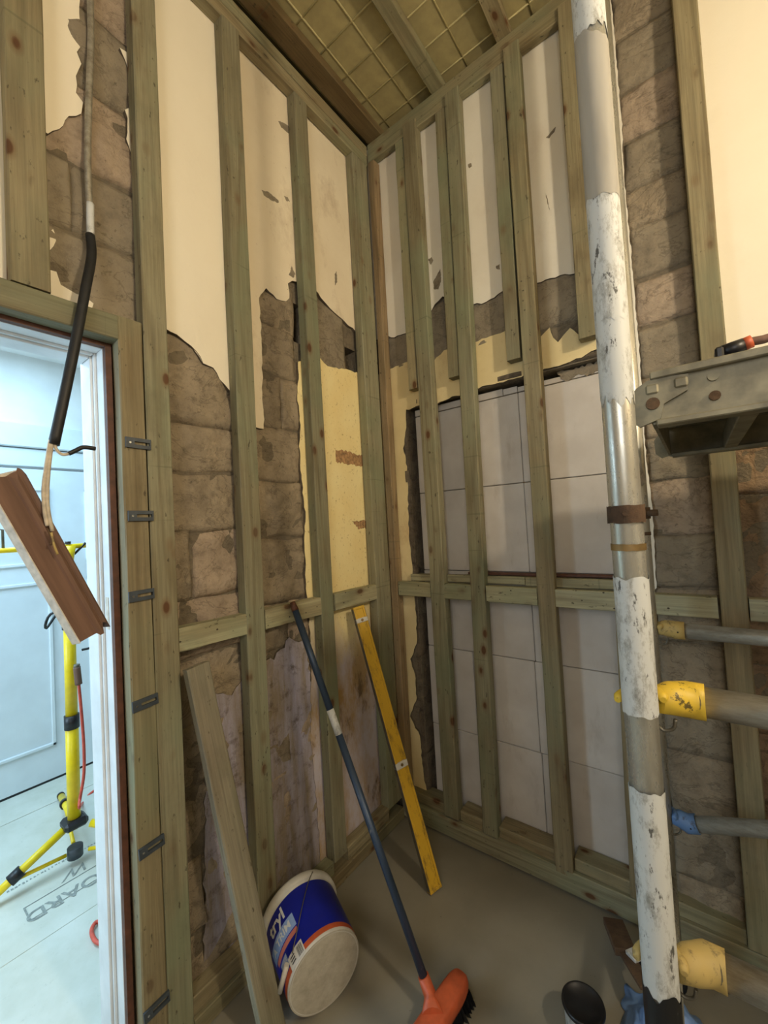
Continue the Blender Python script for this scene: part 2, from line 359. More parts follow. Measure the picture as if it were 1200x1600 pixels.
def slab(name, poly, nrm, thick, mat, parent, jit=0.004, step=0.018, side_mat=None, seed=1, smooth_pts=()):
    """broken sheet (plaster, render): polygon on a plane, edge roughened, thickness behind it"""
    rr = random.Random(seed); P = [Vector(p) for p in poly]; out = []
    nrm = Vector(nrm)
    for i, p in enumerate(P):
        q = P[(i+1) % len(P)]; L = (q-p).length; k = max(1, int(L/step)) if jit else 1
        e = (q-p).normalized() if L else Vector((1, 0, 0)); s = e.cross(nrm)
        for j in range(k):
            o = p.lerp(q, j/k)
            if jit and L < 1.2:
                o = o+s*(rr.uniform(-jit, jit)+jit*0.8*noise.noise(o*9))
            out.append(o)
    bm = bmesh.new(); f1 = bm.faces.new([bm.verts.new(o) for o in out])
    r = bmesh.ops.extrude_face_region(bm, geom=[f1])
    for v in [g for g in r['geom'] if isinstance(g, bmesh.types.BMVert)]: v.co -= nrm*thick
    bm.normal_update()
    for f in bm.faces:
        if abs(f.normal.dot(nrm)) < 0.5: f.material_index = 1
    bmesh.ops.triangulate(bm, faces=[f for f in bm.faces if len(f.verts) > 4])
    return bm_obj(name, bm, [mat, side_mat or 'rough_edge'], parent)
def stone(name, org, du, dv, nrm, u0, u1, v0, v1, depth, mat, parent, seed, rough=0.012, nu=16, nv=12, gap=0.0015):
    """one rough stone face: grid from (u0,v0) to (u1,v1), pillowed edges, knobbly front"""
    org = Vector(org); du = Vector(du); dv = Vector(dv); nrm = Vector(nrm); vs, fs = [], []
    off = Vector((seed*3.7 % 17, seed*1.3 % 11, seed*2.1 % 13))
    for j in range(nv+1):
        for i in range(nu+1):
            a, b = i/nu, j/nv
            eu = min(a, 1-a)*(u1-u0); ev = min(b, 1-b)*(v1-v0); e = min(eu, ev)
            u = u0+gap+(u1-u0-2*gap)*a; v = v0+gap+(v1-v0-2*gap)*b
            p = org+du*u+dv*v
            wob = Vector((noise.noise(p*7+off), noise.noise(p*7+off+Vector((9, 0, 0))), 0))*0.014
            p = p+du*wob.x+dv*wob.y
            h = depth*min(1.0, (e/0.007))**0.6 if e < 0.007 else depth
            h += rough*noise.fractal(p*9+off, 0.8, 2.1, 5)*min(1.0, e/0.012+0.1)
            vs.append(p+nrm*h)
    for j in range(nv):
        for i in range(nu):
            q = j*(nu+1)+i; fs.append((q, q+1, q+nu+2, q+nu+1))
    # back
    n0 = len(vs); ring = [i for i in range(nu+1)]+[j*(nu+1)+nu for j in range(1, nv+1)]+[nv*(nu+1)+i for i in range(nu-1, -1, -1)]+[j*(nu+1) for j in range(nv-1, 0, -1)]
    for r in ring: vs.append(vs[r]-nrm*0.02)
    for t in range(len(ring)):
        t2 = (t+1) % len(ring); fs.append((ring[t2], ring[t], n0+t, n0+t2))
    o = pd_obj(name, vs, fs, mat, parent, smooth=True)
    return o
def text_obj(name, s, size, mat, mw, parent, ext=0.0004, shear=0.0, bold=0.0):
    cu = bpy.data.curves.new(name, 'FONT'); cu.body = s; cu.size = size; cu.extrude = ext; cu.align_x = 'CENTER'; cu.align_y = 'CENTER'; cu.shear = shear; cu.offset = bold
    t = bpy.data.objects.new(name+'_tmp', cu); COL.objects.link(t)
    dg = bpy.context.evaluated_depsgraph_get(); me = bpy.data.meshes.new_from_object(t.evaluated_get(dg))
    bpy.data.objects.remove(t); me.materials.clear()
    return mesh_obj(name, me, mat, parent, mw)
def lathe(prof, n=40):
    vs, fs = [], []
    for (r, zz) in prof:
        for k in range(n): a = 2*math.pi*k/n; vs.append((r*math.cos(a), r*math.sin(a), zz))
    for i in range(len(prof)-1):
        for k in range(n): fs.append((i*n+k, i*n+(k+1) % n, (i+1)*n+(k+1) % n, (i+1)*n+k))
    return vs, fs

# ================================================================== THE SETTING
CEIL = 3.44
XP, YP = -0.05, 0.05          # plaster faces of the left and right walls
XC, YC = -0.066, 0.066        # masonry cores behind the plaster
box('floor', -0.20, 2.75, -3.2, 0.35, -0.08, 0.0, 'floor')['kind'] = 'structure'

# ---- left wall core with door opening
DY0, DY1, DZ = -2.02, -1.197, 2.035
bm = bmesh.new()
HOLES = [(-0.178, -0.10, 2.19, 2.33), (-0.515, -0.455, 2.25, 2.42)]      # two beam sockets left open in the masonry
box_bm(bm, -0.20, -0.165, DY1, 0.30, 0.0, 3.5)
yc_ = sorted([DY1, 0.30]+[v for h in HOLES for v in h[:2]]); zc0 = sorted([0.0, 3.5]+[v for h in HOLES for v in h[2:]])
for i in range(len(yc_)-1):
    for j in range(len(zc0)-1):
        ym, zm = (yc_[i]+yc_[i+1])/2, (zc0[j]+zc0[j+1])/2
        if not any(h[0] < ym < h[1] and h[2] < zm < h[3] for h in HOLES): box_bm(bm, -0.165, XC, yc_[i], yc_[i+1], zc0[j], zc0[j+1])
box_bm(bm, -0.20, XC, -3.2, DY0, 0.0, 3.5)
box_bm(bm, -0.20, XC, DY0, DY1, DZ, 3.5)
wl = bm_obj('wall_left', bm, 'mortar'); tag(wl, kind='structure')
NL = (1, 0, 0)
def lp(*pts, x=XP): return [onX(px, py, x) for px, py in pts]
# upper white plaster, both bays, with its ragged lower edge
low = lp((262, 503), (276, 521), (300, 540), (316, 566), (332, 573), (349, 598), (366, 616), (384, 650), (398, 668), (412, 670), (411, 640),
         (410, 590), (408, 520), (405, 466), (410, 456), (416, 450), (421, 455), (432, 466), (447, 471), (452, 466), (450, 443), (457, 440), (476, 444), (492, 452), (506, 470), (516, 482), (532, 497), (566, 526), (575, 530))
slab('plaster', low+[Vector((XP, 0.06, low[-1].z)), Vector((XP, 0.06, 3.46)), Vector((XP, -1.09, 3.46)), Vector((XP, -1.09, low[0].z+0.03))], NL, 0.015, 'white_plaster', wl, seed=2)
# the clean white sheet between the two left studs lies a little proud of it
cl = lp((255, 512), (276, 523), (299, 541), (317, 567), (332, 575), (350, 600), (367, 618))
slab('plaster', [p+Vector((0.003, 0, 0)) for p in cl]+[Vector((XP+0.003, -0.79, 3.46)), Vector((XP+0.003, -1.09, 3.46))], NL, 0.012, 'clean_plaster', wl, seed=3)
# plaster over the door
a = lp((76, 210), (100, 198), (108, 182), (125, 176), (128, 160), (119, 145), (118, 118), (128, 100), (121, 82), (128, 45), (123, 10), (125, -40))
slab('plaster', a+[Vector((XP, a[-1].y, 3.46)), Vector((XP, -1.9, 3.46)), Vector((XP, -1.9, 2.05)), Vector((XP, -1.395, 2.05)), Vector((XP, -1.395, a[0].z))], NL, 0.015, 'clean_plaster', wl, seed=4)
a = lp((205, -20), (204, 85), (186, 74), (196, 95), (205, 125), (207, 145), (201, 146), (202, 165), (196, 172), (200, 195), (195, 217), (203, 232), (206, 260), (210, 290), (218, 300), (222, 200), (214, -20))
slab('plaster', a, NL, 0.015, 'clean_plaster', wl, seed=5)
a = lp((77, 420), (90, 425), (95, 445), (118, 460), (133, 467), (146, 474), (143, 482), (120, 480), (76, 465), (75, 440))
slab('plaster', a, NL, 0.015, 'clean_plaster', wl, seed=6)
a = lp((77, 362), (82, 358), (87, 365), (84, 385), (78, 392))
slab('plaster', a, NL, 0.015, 'clean_plaster', wl, seed=7)
# yellow painted plaster in the corner, stained lower down
yl = lp((466, 566), (480, 556), (487, 548), (500, 560), (512, 572), (546, 579), (572, 586))
yl2 = lp((481, 940), (478, 905), (476, 860), (477, 800), (472, 762), (470, 735), (468, 690), (469, 650), (463, 618), (466, 585))
slab('plaster', yl+[Vector((XP-0.004, 0.06, 2.16)), Vector((XP-0.004, 0.06, 0.06)), Vector((XP-0.004, -0.50, 0.06)), Vector((XP-0.004, -0.52, 0.6)), Vector((XP-0.004, -0.50, 0.95))]+yl2, NL, 0.013, 'yellow_plaster', wl, seed=8)
# peeled patches on it, raw brick showing
for i, pts in enumerate((((517, 705), (530, 702), (545, 705), (560, 712), (577, 714), (577, 728), (560, 728), (545, 726), (528, 723), (517, 722)),
                         ((550, 815), (565, 813), (583, 815), (583, 825), (560, 826)))):
    slab('bare_patch', lp(*pts, x=XP-0.0015), NL, 0.003, mat_plain('bare_brick_patch', (168, 132, 92), 0.9, 0, 0.3, 60) if i == 0 else bpy.data.materials['bare_brick_patch'], wl, jit=0.005, step=0.008, seed=20+i)
# flaked spots on the white plaster
for i, pts in enumerate((((435, 189), (448, 194), (461, 208), (462, 215), (450, 208), (440, 199)), ((409, 297), (420, 300), (435, 313), (436, 317), (424, 313), (412, 305)),
                         ((452, 430), (456, 416), (461, 428), (458, 434)), ((523, 428), (526, 424), (527, 440), (524, 446)), ((444, 306), (450, 308), (453, 315), (448, 314)))):
    slab('bare_patch', lp(*pts, x=XP+0.0008), NL, 0.002, 'stone_grey', wl, jit=0.002, step=0.006, seed=30+i)
# damp render between the studs low down
slab('render_patch', [Vector((XP-0.006, -0.76, 0.06)), Vector((XP-0.006, -0.49, 0.06)), Vector((XP-0.006, -0.50, 0.7)), Vector((XP-0.006, -0.52, 0.99)), Vector((XP-0.006, -0.60, 1.02)), Vector((XP-0.006, -0.68, 0.97)), Vector((XP-0.006, -0.78, 0.99))], NL, 0.012, 'damp_render', wl, jit=0.01, seed=9)
slab('render_patch', [Vector((XP-0.006, -1.0, 0.10)), Vector((XP-0.006, -0.79, 0.10)), Vector((XP-0.006, -0.79, 0.97)), Vector((XP-0.006, -0.86, 0.90)), Vector((XP-0.006, -0.93, 0.93)), Vector((XP-0.006, -0.97, 0.6))], NL, 0.012, 'damp_render', wl, jit=0.006, seed=10)
# stones of the left wall
seed = 1
def lstones(y0, y1, zs, splits, mat='stone', rough=0.010, depth=0.006):
    global seed
    for i in range(len(zs)-1):
        cuts = [y0]+[c for c in splits[i % len(splits)] if y0 < c < y1]+[y1]
        for j in range(len(cuts)-1):
            stone('stone', (XC, 0, 0), (0, 1, 0), (0, 0, 1), NL, cuts[j], cuts[j+1], zs[i], zs[i+1], depth+rnd.uniform(0, 0.005), mat if rnd.random() < 0.75 else 'stone_pale', wl, seed, rough); seed += 1
zsA = [0.04, 0.22, 0.44, 0.66, 0.85, 1.06, 1.245, 1.465, 1.66, 1.815, 2.11]
lstones(-1.12, -0.79, zsA, [[], [-0.98], [], [], []], rough=0.018)
zsB = [1.0, 1.17, 1.42, 1.645, 1.86, 2.075, 2.27, 2.47]
lstones(-0.79, -0.497, zsB, [[-0.60], [], [], [], [-0.58], [], []], rough=0.018)
lstones(-0.79, -0.497, [0.04, 0.3, 0.55, 0.8, 1.0], [[-0.62]], rough=0.012, depth=0.002)
lstones(-0.45, -0.180, [2.13, 2.5], [[]], 'stone_grey', rough=0.008)
lstones(-1.40, -1.09, [2.06, 2.30, 2.50, 2.74, 2.98, 3.2, 3.46], [[], [-1.28], []], 'stone_grey', rough=0.014)

# ---- right wall: core, blocked opening of aerated blocks
RX0, RX1, RZ = 0.128, 1.115, 2.035
bm = bmesh.new()
box_bm(bm, -0.28, RX0-0.012, YC, 0.32, 0.0, 3.5)
box_bm(bm, RX1, 2.9, YC, 0.32, 0.0, 3.5)
box_bm(bm, RX0-0.012, RX1, YC, 0.32, RZ, 3.5)
box_bm(bm, RX0-0.012, RX1, 0.22, 0.32, 0.0, RZ)
wr = bm_obj('wall_right', bm, 'mortar'); tag(wr, kind='structure')
NR = (0, -1, 0)
def rp(*pts, y=YP): return [onY(px, py, y) for px, py in pts]
def V(x, z, y=YP): return Vector((x, y, z))
low = rp((602, 525), (616, 527), (640, 520), (660, 505), (673, 487), (680, 476), (691, 464), (712, 470), (738, 476), (760, 472), (784, 456), (812, 450), (838, 442), (860, 435), (898, 427), (930, 426))
slab('plaster', [V(-0.05, 3.46), V(-0.05, low[0].z)]+low+[V(1.085, low[-1].z-0.02), V(1.098, 2.7), V(1.09, 3.46)], NR, 0.015, 'right_plaster', wr, seed=11)
for i, pts in enumerate((((669, 405), (674, 402), (677, 406), (673, 414)), ((677, 440), (688, 420), (689, 438), (685, 452), (678, 452)), ((731, 257), (736, 255), (737, 260), (733, 263)),
                         ((775, 416), (780, 413), (781, 421), (776, 420)), ((853, 215), (862, 205), (868, 198), (866, 206), (858, 216)), ((852, 302), (855, 310), (859, 330), (855, 316)))):
    slab('bare_patch', rp(*pts, y=YP-0.0008), NR, 0.002, 'stone_grey', wr, jit=0.0015, step=0.006, seed=40+i)
# grey rendered lintel band
for x0, x1, zt in ((-0.05, 0.36, 2.50), (0.36, 0.70, 2.50), (0.70, 1.10, 2.46)):
    stone('lintel', (0, YC, 0), (1, 0, 0), (0, 0, 1), NR, x0, x1, 2.20, zt, 0.009, 'stone_grey', wr, seed, 0.004, 20, 12); seed += 1
# cream plaster round the opening
top = rp((603, 580), (618, 572), (632, 566), (655, 560), (676, 564), (693, 547), (715, 540), (740, 533), (765, 526), (790, 517), (815, 520), (843, 527), (850, 520), (857, 512), (870, 533), (880, 522), (890, 512), (902, 520), (915, 530), (930, 528))
edge = rp((932, 545), (900, 560), (880, 568), (850, 577), (800, 592), (760, 602), (735, 612), (700, 622), (680, 632), (655, 634), (633, 640), (634, 662), (630, 700), (636, 735), (637, 800), (640, 850), (644, 890), (648, 940), (651, 1000), (645, 1020), (640, 1030), (648, 1060), (650, 1090), (640, 1120), (655, 1150), (660, 1200), (666, 1235))
slab('plaster', [V(-0.05, top[0].z, YP+0.004)]+[p+Vector((0, 0.004, 0)) for p in top]+[p+Vector((0, 0.004, 0)) for p in edge]+[V(0.10, 0.06, YP+0.004), V(-0.05, 0.06, YP+0.004)], NR, 0.012, 'cream_plaster', wr, seed=12)
# rough broken reveal on the left and the gap over the blocks
zc = [0.05, 0.3, 0.52, 0.78, 1.0, 1.25, 1.5, 1.72, 1.9, 2.03]
for i in range(len(zc)-1):
    stone('stone', (RX0-0.016, 0, 0), (0, 1, 0), (0, 0, 1), (1, 0, 0), YP+0.008, 0.2, zc[i], zc[i+1], 0.006, 'rough_edge', wr, seed, 0.012, 8, 8); seed += 1
for i, (x0, x1) in enumerate(((0.12, 0.42), (0.42, 0.8), (0.8, 1.11))):
    stone('stone', (0, 0, RZ+0.006), (1, 0, 0), (0, 1, 0), (0, 0, -1), x0, x1, YP+0.006, 0.2, 0.004, 'rough_edge', wr, seed, 0.012, 14, 6); seed += 1
# aerated blocks
bz = [0.07, 0.459, 0.840, 1.215, 1.599, 1.988]
for r in range(5):
    cuts = [RX0+0.012, 0.40 if r % 2 else 0.665, 0.665 if r % 2 else 0.665, RX1-0.005]
    cuts = [RX0+0.012, 0.667, RX1-0.004] if r != 1 else [RX0+0.012, 0.38, 0.662, RX1-0.004]
    for j in range(len(cuts)-1):
        box('block', cuts[j]+0.0012, cuts[j+1]-0.0012, 0.1+rnd.uniform(-0.0015, 0.0015), 0.2, bz[r]+0.0014, bz[r+1]-0.0014, 'block', wr, 0.0025)
for x0, x1, z1 in ((0.14, 0.60, 2.022), (0.603, 0.665, 2.018), (0.668, 1.11, 2.012)):
    box('block', x0, x1, 0.101, 0.2, 1.991, z1, 'block', wr, 0.002)
slab('mortar_smear', [Vector((0.83, 0.099, 2.03)), Vector((0.86, 0.099, 1.985)), Vector((0.90, 0.099, 2.0)), Vector((0.95, 0.099, 1.985)), Vector((1.0, 0.099, 2.0)), Vector((1.05, 0.099, 2.03))], NR, 0.004, 'stone_grey', wr, jit=0.006, step=0.01, seed=60)
# pillar of rough stones right of the opening
zp = [0.04, 0.2, 0.41, 0.62, 0.82, 1.0, 1.18, 1.36, 1.55, 1.70, 1.92, 2.10, 2.27, 2.46, 2.60, 2.78, 2.96, 3.16, 3.46]
for i in range(len(zp)-1):
    stone('stone', (0, YC, 0), (1, 0, 0), (0, 0, 1), NR, RX1-0.005, 1.30, zp[i], zp[i+1], 0.004+rnd.uniform(0, 0.008), ('stone_grey', 'stone', 'stone_grey', 'stone_pale')[i % 4] if zp[i] > 0.9 else ('stone', 'stone_grey')[i % 2], wr, seed, 0.013 if zp[i] < 1.7 else 0.008, 14, 12); seed += 1
for i, (z0, z1) in enumerate(((0.04, 0.3), (0.3, 0.52), (0.52, 0.74), (0.74, 0.95), (0.95, 1.12), (1.12, 1.30), (1.30, 1.48), (1.48, 1.7))):
    for x0, x1 in ((1.30, 1.52), (1.52, 1.9), (1.9, 2.3), (2.3, 2.74)):
        stone('stone', (0, YC, 0), (1, 0, 0), (0, 0, 1), NR, x0, x1, z0, z1, 0.004+rnd.uniform(0, 0.01), 'stone_brown', wr, seed, 0.02, 12, 10); seed += 1
slab('plaster', [V(1.32, 1.72), V(1.5, 1.70), V(1.9, 1.72), V(2.74, 1.70), V(2.74, 3.46), V(1.32, 3.46)], NR, 0.015, 'clean_plaster', wr, seed=13)
# pale strip of plaster left standing along the reveal
slab('plaster', [V(1.092, 1.15, YP), V(1.118, 1.18, YP), V(1.124, 1.45, YP), V(1.117, 1.7, YP), V(1.122, 2.0, YP), V(1.12, 2.3, YP), V(1.116, 2.6, YP), V(1.122, 2.9, YP), V(1.115, 3.46, YP), V(1.085, 3.46, YP)], (0, -1, 0), 0.016, 'right_plaster', wr, jit=0.002, seed=14)

# ---- rest of the room (behind and right of the camera)
box('wall_back', -0.28, 2.9, -3.3, -3.2, 0.0, 3.5, 'room_paint')['kind'] = 'structure'
box('wall_east', 2.75, 2.9, -3.2, 0.066, 0.0, 3.5, 'room_paint')['kind'] = 'structure'

# ---- ceiling: insulation boards with pressed squares between joists
ce = box('ceiling', -0.3, 2.9, -3.2, 0.32, 3.52, 3.6, 'foil'); tag(ce, kind='structure')
GX, GY = 0.1445, 0.1355
xs = [0.124+GX*i for i in range(-1, 8)]; ys = [0.135-GY*j for j in range(0, 9)]
pad_me = None
for i in range(len(xs)-1):
    for j in range(len(ys)-1):
        if pad_me is None:
            bm = bmesh.new(); box_bm(bm, 0, GX-0.001, -GY+0.001, 0, 0, 0.036, 0.0); bmesh.ops.recalc_face_normals(bm, faces=bm.faces)
            pad_me = bpy.data.meshes.new('insulation_square'); bm.to_mesh(pad_me); bm.free(); pad_me.materials.append(M['foil'])
        o = bpy.data.objects.new('insulation_square', pad_me); COL.objects.link(o); o.location = (xs[i]+0.0005, ys[j]-0.0005, 3.484+0.0008*((i*7+j*3) % 3)); adopt(o, ce)
for x in xs: tube('seam', [(x, 0.1, 3.4845), (x+0.002, -0.5, 3.4835), (x, -1.0, 3.4845)], 0.0040, 'foil_seam', ce, 8)
for y in ys[1:]: tube('seam', [(xs[0], y, 3.4845), (0.5, y+0.001, 3.4835), (xs[-1], y, 3.4845)], 0.0036, 'foil_seam', ce, 8)
box('insulation_board', -0.3, 2.9, -3.2, ys[-1], 3.484, 3.52, 'foil', ce)
box('insulation_board', xs[-1], 2.9, ys[-1], 0.14, 3.484, 3.52, 'foil', ce)
for x, w, m in ((0.048, 0.085, 'timber_dark'), (0.418, 0.062, 'timber'), (0.735, 0.062, 'timber'), (1.13, 0.062, 'timber'), (1.53, 0.062, 'timber'), (1.93, 0.062, 'timber'), (2.33, 0.062, 'timber')):
    timber('joist', ce, (x, 0.06, 3.463), (x, -3.19, 3.463), (1, 0, 0), w, 0.040, m, 10)

# ---- room beyond the door
fb = empty('floor_beyond', (-1.2, -1.2, -0.02)); tag(fb, kind='structure')
fx = [-2.3, -1.72, -0.757, -0.2015]
for i in range(3):
    for (y0, y1) in ((-3.2, -1.62), (-1.617, 0.6)):
        box('floor_board', fx[i]+0.0015, fx[i+1]-0.0015, y0+0.0015, y1-0.0015, -0.02-0.02, 0.0-(0.001 if i == 1 else 0), 'chipboard', fb, 0.0012)
box('wall_beyond', -2.4, -2.02, -3.2, 0.6, 0.0, 2.7, 'wall_far')['kind'] = 'structure'
box('wall_beyond_side', -2.4, -0.20, 0.6, 0.7, 0.0, 2.7, 'wall_far')['kind'] = 'structure'
box('wall_beyond_back', -2.4, -0.20, -3.3, -3.2, 0.0, 2.7, 'wall_far')['kind'] = 'structure'
box('ceiling_beyond', -2.4, -0.20, -3.2, 0.6, 2.63, 2.7, 'wall_far')['kind'] = 'structure'
dr = empty('door_1', (-1.99, -1.1, 0.0)); tag(dr, kind='structure')
box('panel', -2.02, -1.99, -1.95, 0.30, 0.012, 1.915, 'door_white', dr, 0.003)
box('trim_board', -2.02, -1.985, -2.0, 0.35, 1.93, 2.04, 'door_white', dr, 0.004)
box('trim_board', -2.02, -1.965, -2.02, 0.37, 2.045, 2.19, 'door_white', dr, 0.006)
for (y0, y1, z0, z1) in ((-1.85, -0.885, 0.21, 1.22), (-0.70, 0.2, 0.21, 1.22), (-1.85, -0.885, 1.32, 1.80), (-0.70, 0.2, 1.32, 1.80)):
    bm = bmesh.new()
    for (a0, a1, b0, b1) in ((y0, y1, z0, z0+0.02), (y0, y1, z1-0.02, z1), (y0, y0+0.02, z0, z1), (y1-0.02, y1, z0, z1)): box_bm(bm, -1.992, -1.978, a0, a1, b0, b1, 0.004)
    bm_obj('panel_moulding', bm, 'door_white', dr)
box('floor_gap_strip', -2.02, -1.992, -1.95, 0.3, 0.0, 0.011, 'black_rubber', dr)
# printed stamp on the chipboard, seen upside down
e1 = onZ(43, 1412); e2 = onZ(150, 1352)
dirv = (Vector((e1.x, e1.y, 0))-Vector((e2.x, e2.y, 0))).normalized()
def floor_mw(px, py):
    p = onZ(px, py); xx = Vector((0, -1, 0)); m = Matrix((xx, Vector((1, 0, 0)), Vector((0, 0, 1)))).transposed().to_4x4(); m.translation = (p.x, p.y, 0.0003); return m
fbs = [o for o in bpy.data.objects if o.name.startswith('floor_board')]
tb = min(fbs, key=lambda o: (Vector(o.bound_box[0])+Vector(o.bound_box[6])).length*0+abs((o.bound_box[0][0]+o.bound_box[6][0])/2+1.24)+abs((o.bound_box[0][1]+o.bound_box[6][1])/2+0.5))
text_obj('print', 'BOARD', 0.088, 'print_grey', floor_mw(113, 1393), tb, bold=0.001)
text_obj('print', 'W', 0.085, 'print_grey', floor_mw(124, 1356), tb, shear=0.5)
bm = bmesh.new(); fp = onZ(85, 1353); rq = random.Random(5)      # worn line of small print, not legible
for q in range(26): box_bm(bm, fp.x-0.006, fp.x-0.006+rq.uniform(0.005, 0.012), fp.y-0.16+q*0.0125, fp.y-0.16+q*0.0125+rq.uniform(0.004, 0.009), 0.0, 0.0006)
bm_obj('print', bm, 'print_grey', tb)
bm = bmesh.new(); c0 = onZ(100, 1400)
for (x0, x1, y0, y1) in ((-0.900, -0.896, -1.24, -0.82), (-0.990, -0.986, -1.24, -0.98), (-0.990, -0.896, -1.244, -1.238)): box_bm(bm, x0, x1, y0, y1, 0.0, 0.0008)
bm_obj('print_frame', bm, 'print_grey', tb)

# ---- door lining (trim)
tr = empty('trim_1', (-0.15, -1.21, 0.0)); tag(tr, kind='structure')
box('lining_edge', -0.0655, -0.0475, -1.2115, -1.196, 0.0, 2.010, 'red_brown', tr)
box('lining', -0.112, -0.066, -1.2125, -1.1975, 0.0, 2.010, 'white_paint', tr, 0.001)
box('lining_bead', -0.128, -0.1125, -1.2185, -1.1975, 0.0, 2.004, 'white_paint', tr, 0.003)
box('door_stop', -0.198, -0.1285, -1.2245, -1.1975, 0.0, 1.998, 'white_paint', tr, 0.002)
box('architrave', -0.218, -0.2005, -1.222, -1.13, 0.0, 2.10, 'white_paint', tr, 0.003)
box('lining_edge', -0.0655, -0.0475, -2.0, -1.2120, 1.996, 2.012, 'red_brown', tr)
box('lining', -0.112, -0.066, -2.0, -1.2130, 1.995, 2.034, 'white_paint', tr, 0.001)
box('lining_bead', -0.128, -0.1125, -2.0, -1.2190, 1.989, 2.034, 'white_paint', tr, 0.003)
box('door_stop', -0.198, -0.1285, -2.0, -1.2250, 1.983, 2.034, 'white_paint', tr, 0.002)
box('hinge_plate', -0.100, -0.080, -1.2138, -1.2120, 1.20, 1.29, 'chalky_white', tr, 0.0006)

# ================================================================== TIMBER FRAMES
fl = empty('stud_frame', (0, -0.6, 0), 'greenish treated timber stud frame on the left wall beside the doorway', 'wall frame')
D_ = 0.047
def ls(y0a, y1a, za, y0b, y1b, zb, mat='timber', name='stud', x=-D_/2):
    return timber(name, fl, (x, (y0a+y1a)/2, za), (x, (y0b+y1b)/2, zb), (0, 1, 0), ((y1a-y0a)+(y1b-y0b))/2, D_, mat, 9, 0.0014)
ls(-1.125, -1.063, 0.0, -1.130, -1.054, 3.325, 'timber_green')
dst = ls(-1.193, -1.128, 0.0, -1.193, -1.133, 2.076, 'timber')
ls(-1.418, -1.342, 2.077, -1.418, -1.342, 3.325, 'timber')
ls(-0.828, -0.760, 0.055, -0.828, -0.746, 3.325, 'timber_green')
ls(-0.478, -0.398, 0.10, -0.484, -0.420, 3.318, 'timber_green')
ls(-0.108, -0.003, 0.10, -0.119, -0.003, 3.318, 'timber_green')
timber('lintel', fl, (-D_/2, -2.1, 2.036), (-D_/2, -1.1945, 2.041), (0, 0, 1), 0.068, D_, 'timber_green', 8)
timber('top_plate', fl, (-D_/2, -3.1, 3.352), (-D_/2, -0.001, 3.344), (0, 0, 1), 0.05, D_, 'timber', 8)
timber('top_plate', fl, (-D_/2+0.003, -3.1, 3.406), (-D_/2+0.003, -0.001, 3.396), (0, 0, 1), 0.052, D_, 'timber', 8)
for (y0, y1, z0, z1) in ((-1.058, -0.828, 1.140, 1.136), (-0.752, -0.474, 1.135, 1.132), (-0.396, -0.102, 1.131, 1.130)):
    timber('nogging', fl, (-D_/2, y0, z0), (-D_/2, y1, z1), (0, 0, 1), 0.071, D_-0.004, 'timber_nog', 4)
timber('sole_plate', fl, (-0.020, -1.06, 0.028), (-0.020, -0.002, 0.028), (0, 0, 1), 0.052, 0.054, 'timber', 8)
for (y0, y1) in ((-1.06, -0.83), (-0.757, -0.480), (-0.396, -0.110)):
    timber('sole_plate', fl, (-0.026, y0, 0.082), (-0.026, y1, 0.082), (0, 0, 1), 0.054, 0.048, 'timber', 4)
# slotted straps screwed to the door stud
def strap(px, py, tilt, w=0.066):
    p = onX(px, py, 0.003); bm = bmesh.new()
    for (y0, y1, z0, z1) in ((-w/2, w/2, 0.0045, 0.0145), (-w/2, w/2, -0.0145, -0.0045), (-w/2, -w/2+0.022, -0.0045, 0.0045), (w/2-0.004, w/2, -0.0045, 0.0045)):
        box_bm(bm, -0.002, 0.004, y0, y1, z0, z1, 0.0)
    r = bmesh.ops.create_cone(bm, cap_ends=True, segments=10, radius1=0.0035, radius2=0.003, depth=0.002, matrix=Matrix.Translation((0.0035, -w/2+0.011, 0)) @ Matrix.Rotation(math.pi/2, 4, 'Y'))
    for f in {f for v in r['verts'] for f in v.link_faces}: f.material_index = 1
    me = bpy.data.meshes.new('strap'); bmesh.ops.recalc_face_normals(bm, faces=bm.faces); bm.to_mesh(me); bm.free()
    o = mesh_obj('strap', me, ['grey_plastic', 'chrome'], None, Matrix.Translation(p) @ Matrix.Rotation(tilt, 4, 'X'))
    o['label'] = 'slate grey slotted strap'
    o.parent = dst; o.matrix_parent_inverse = (PINV[dst.name]) @ Matrix.Translation((0, 0, 0))
    o.matrix_parent_inverse = dst.matrix_basis.inverted()
for (px, py, t) in ((216, 693, -0.02), (220, 806, -0.01), (221, 930, 0.02), (227, 1098, 0.06), (237, 1323, 0.07), (245, 1573, 0.06)): strap(px, py, t)

fr = empty('stud_frame', (0.6, 0.02, 0), 'timber stud frame with doubled uprights in front of the blocked opening', 'wall frame')
def rs(x0a, x1a, za, x0b, x1b, zb, mat='timber', name='stud', y=D_/2, d=D_):
    return timber(name, fr, ((x0a+x1a)/2, y, za), ((x0b+x1b)/2, y, zb), (1, 0, 0), ((x1a-x0a)+(x1b-x0b))/2, d, mat, 9, 0.0014)
rs(0.001, 0.036, 0.10, 0.001, 0.046, 3.33, 'timber_brown')
rs(0.170, 0.222, 2.10, 0.174, 0.222, 3.335, 'timber', y=D_/2+0.006)
rs(0.236, 0.309, 0.105, 0.224, 0.300, 3.38, 'timber_green')
rs(0.390, 0.440, 2.10, 0.400, 0.454, 3.335, 'timber_green', y=D_/2+0.006)
rs(0.426, 0.490, 0.10, 0.457, 0.528, 3.38, 'timber_green')
rs(0.664, 0.716, 2.10, 0.666, 0.728, 3.335, 'timber_green', y=D_/2+0.006)
rs(0.722, 0.788, 0.075, 0.731, 0.795, 3.38, 'timber')
rs(0.938, 0.996, 2.10, 0.945, 1.003, 3.38, 'timber')
rs(0.976, 1.034, 0.10, 0.992, 1.050, 1.098, 'timber')
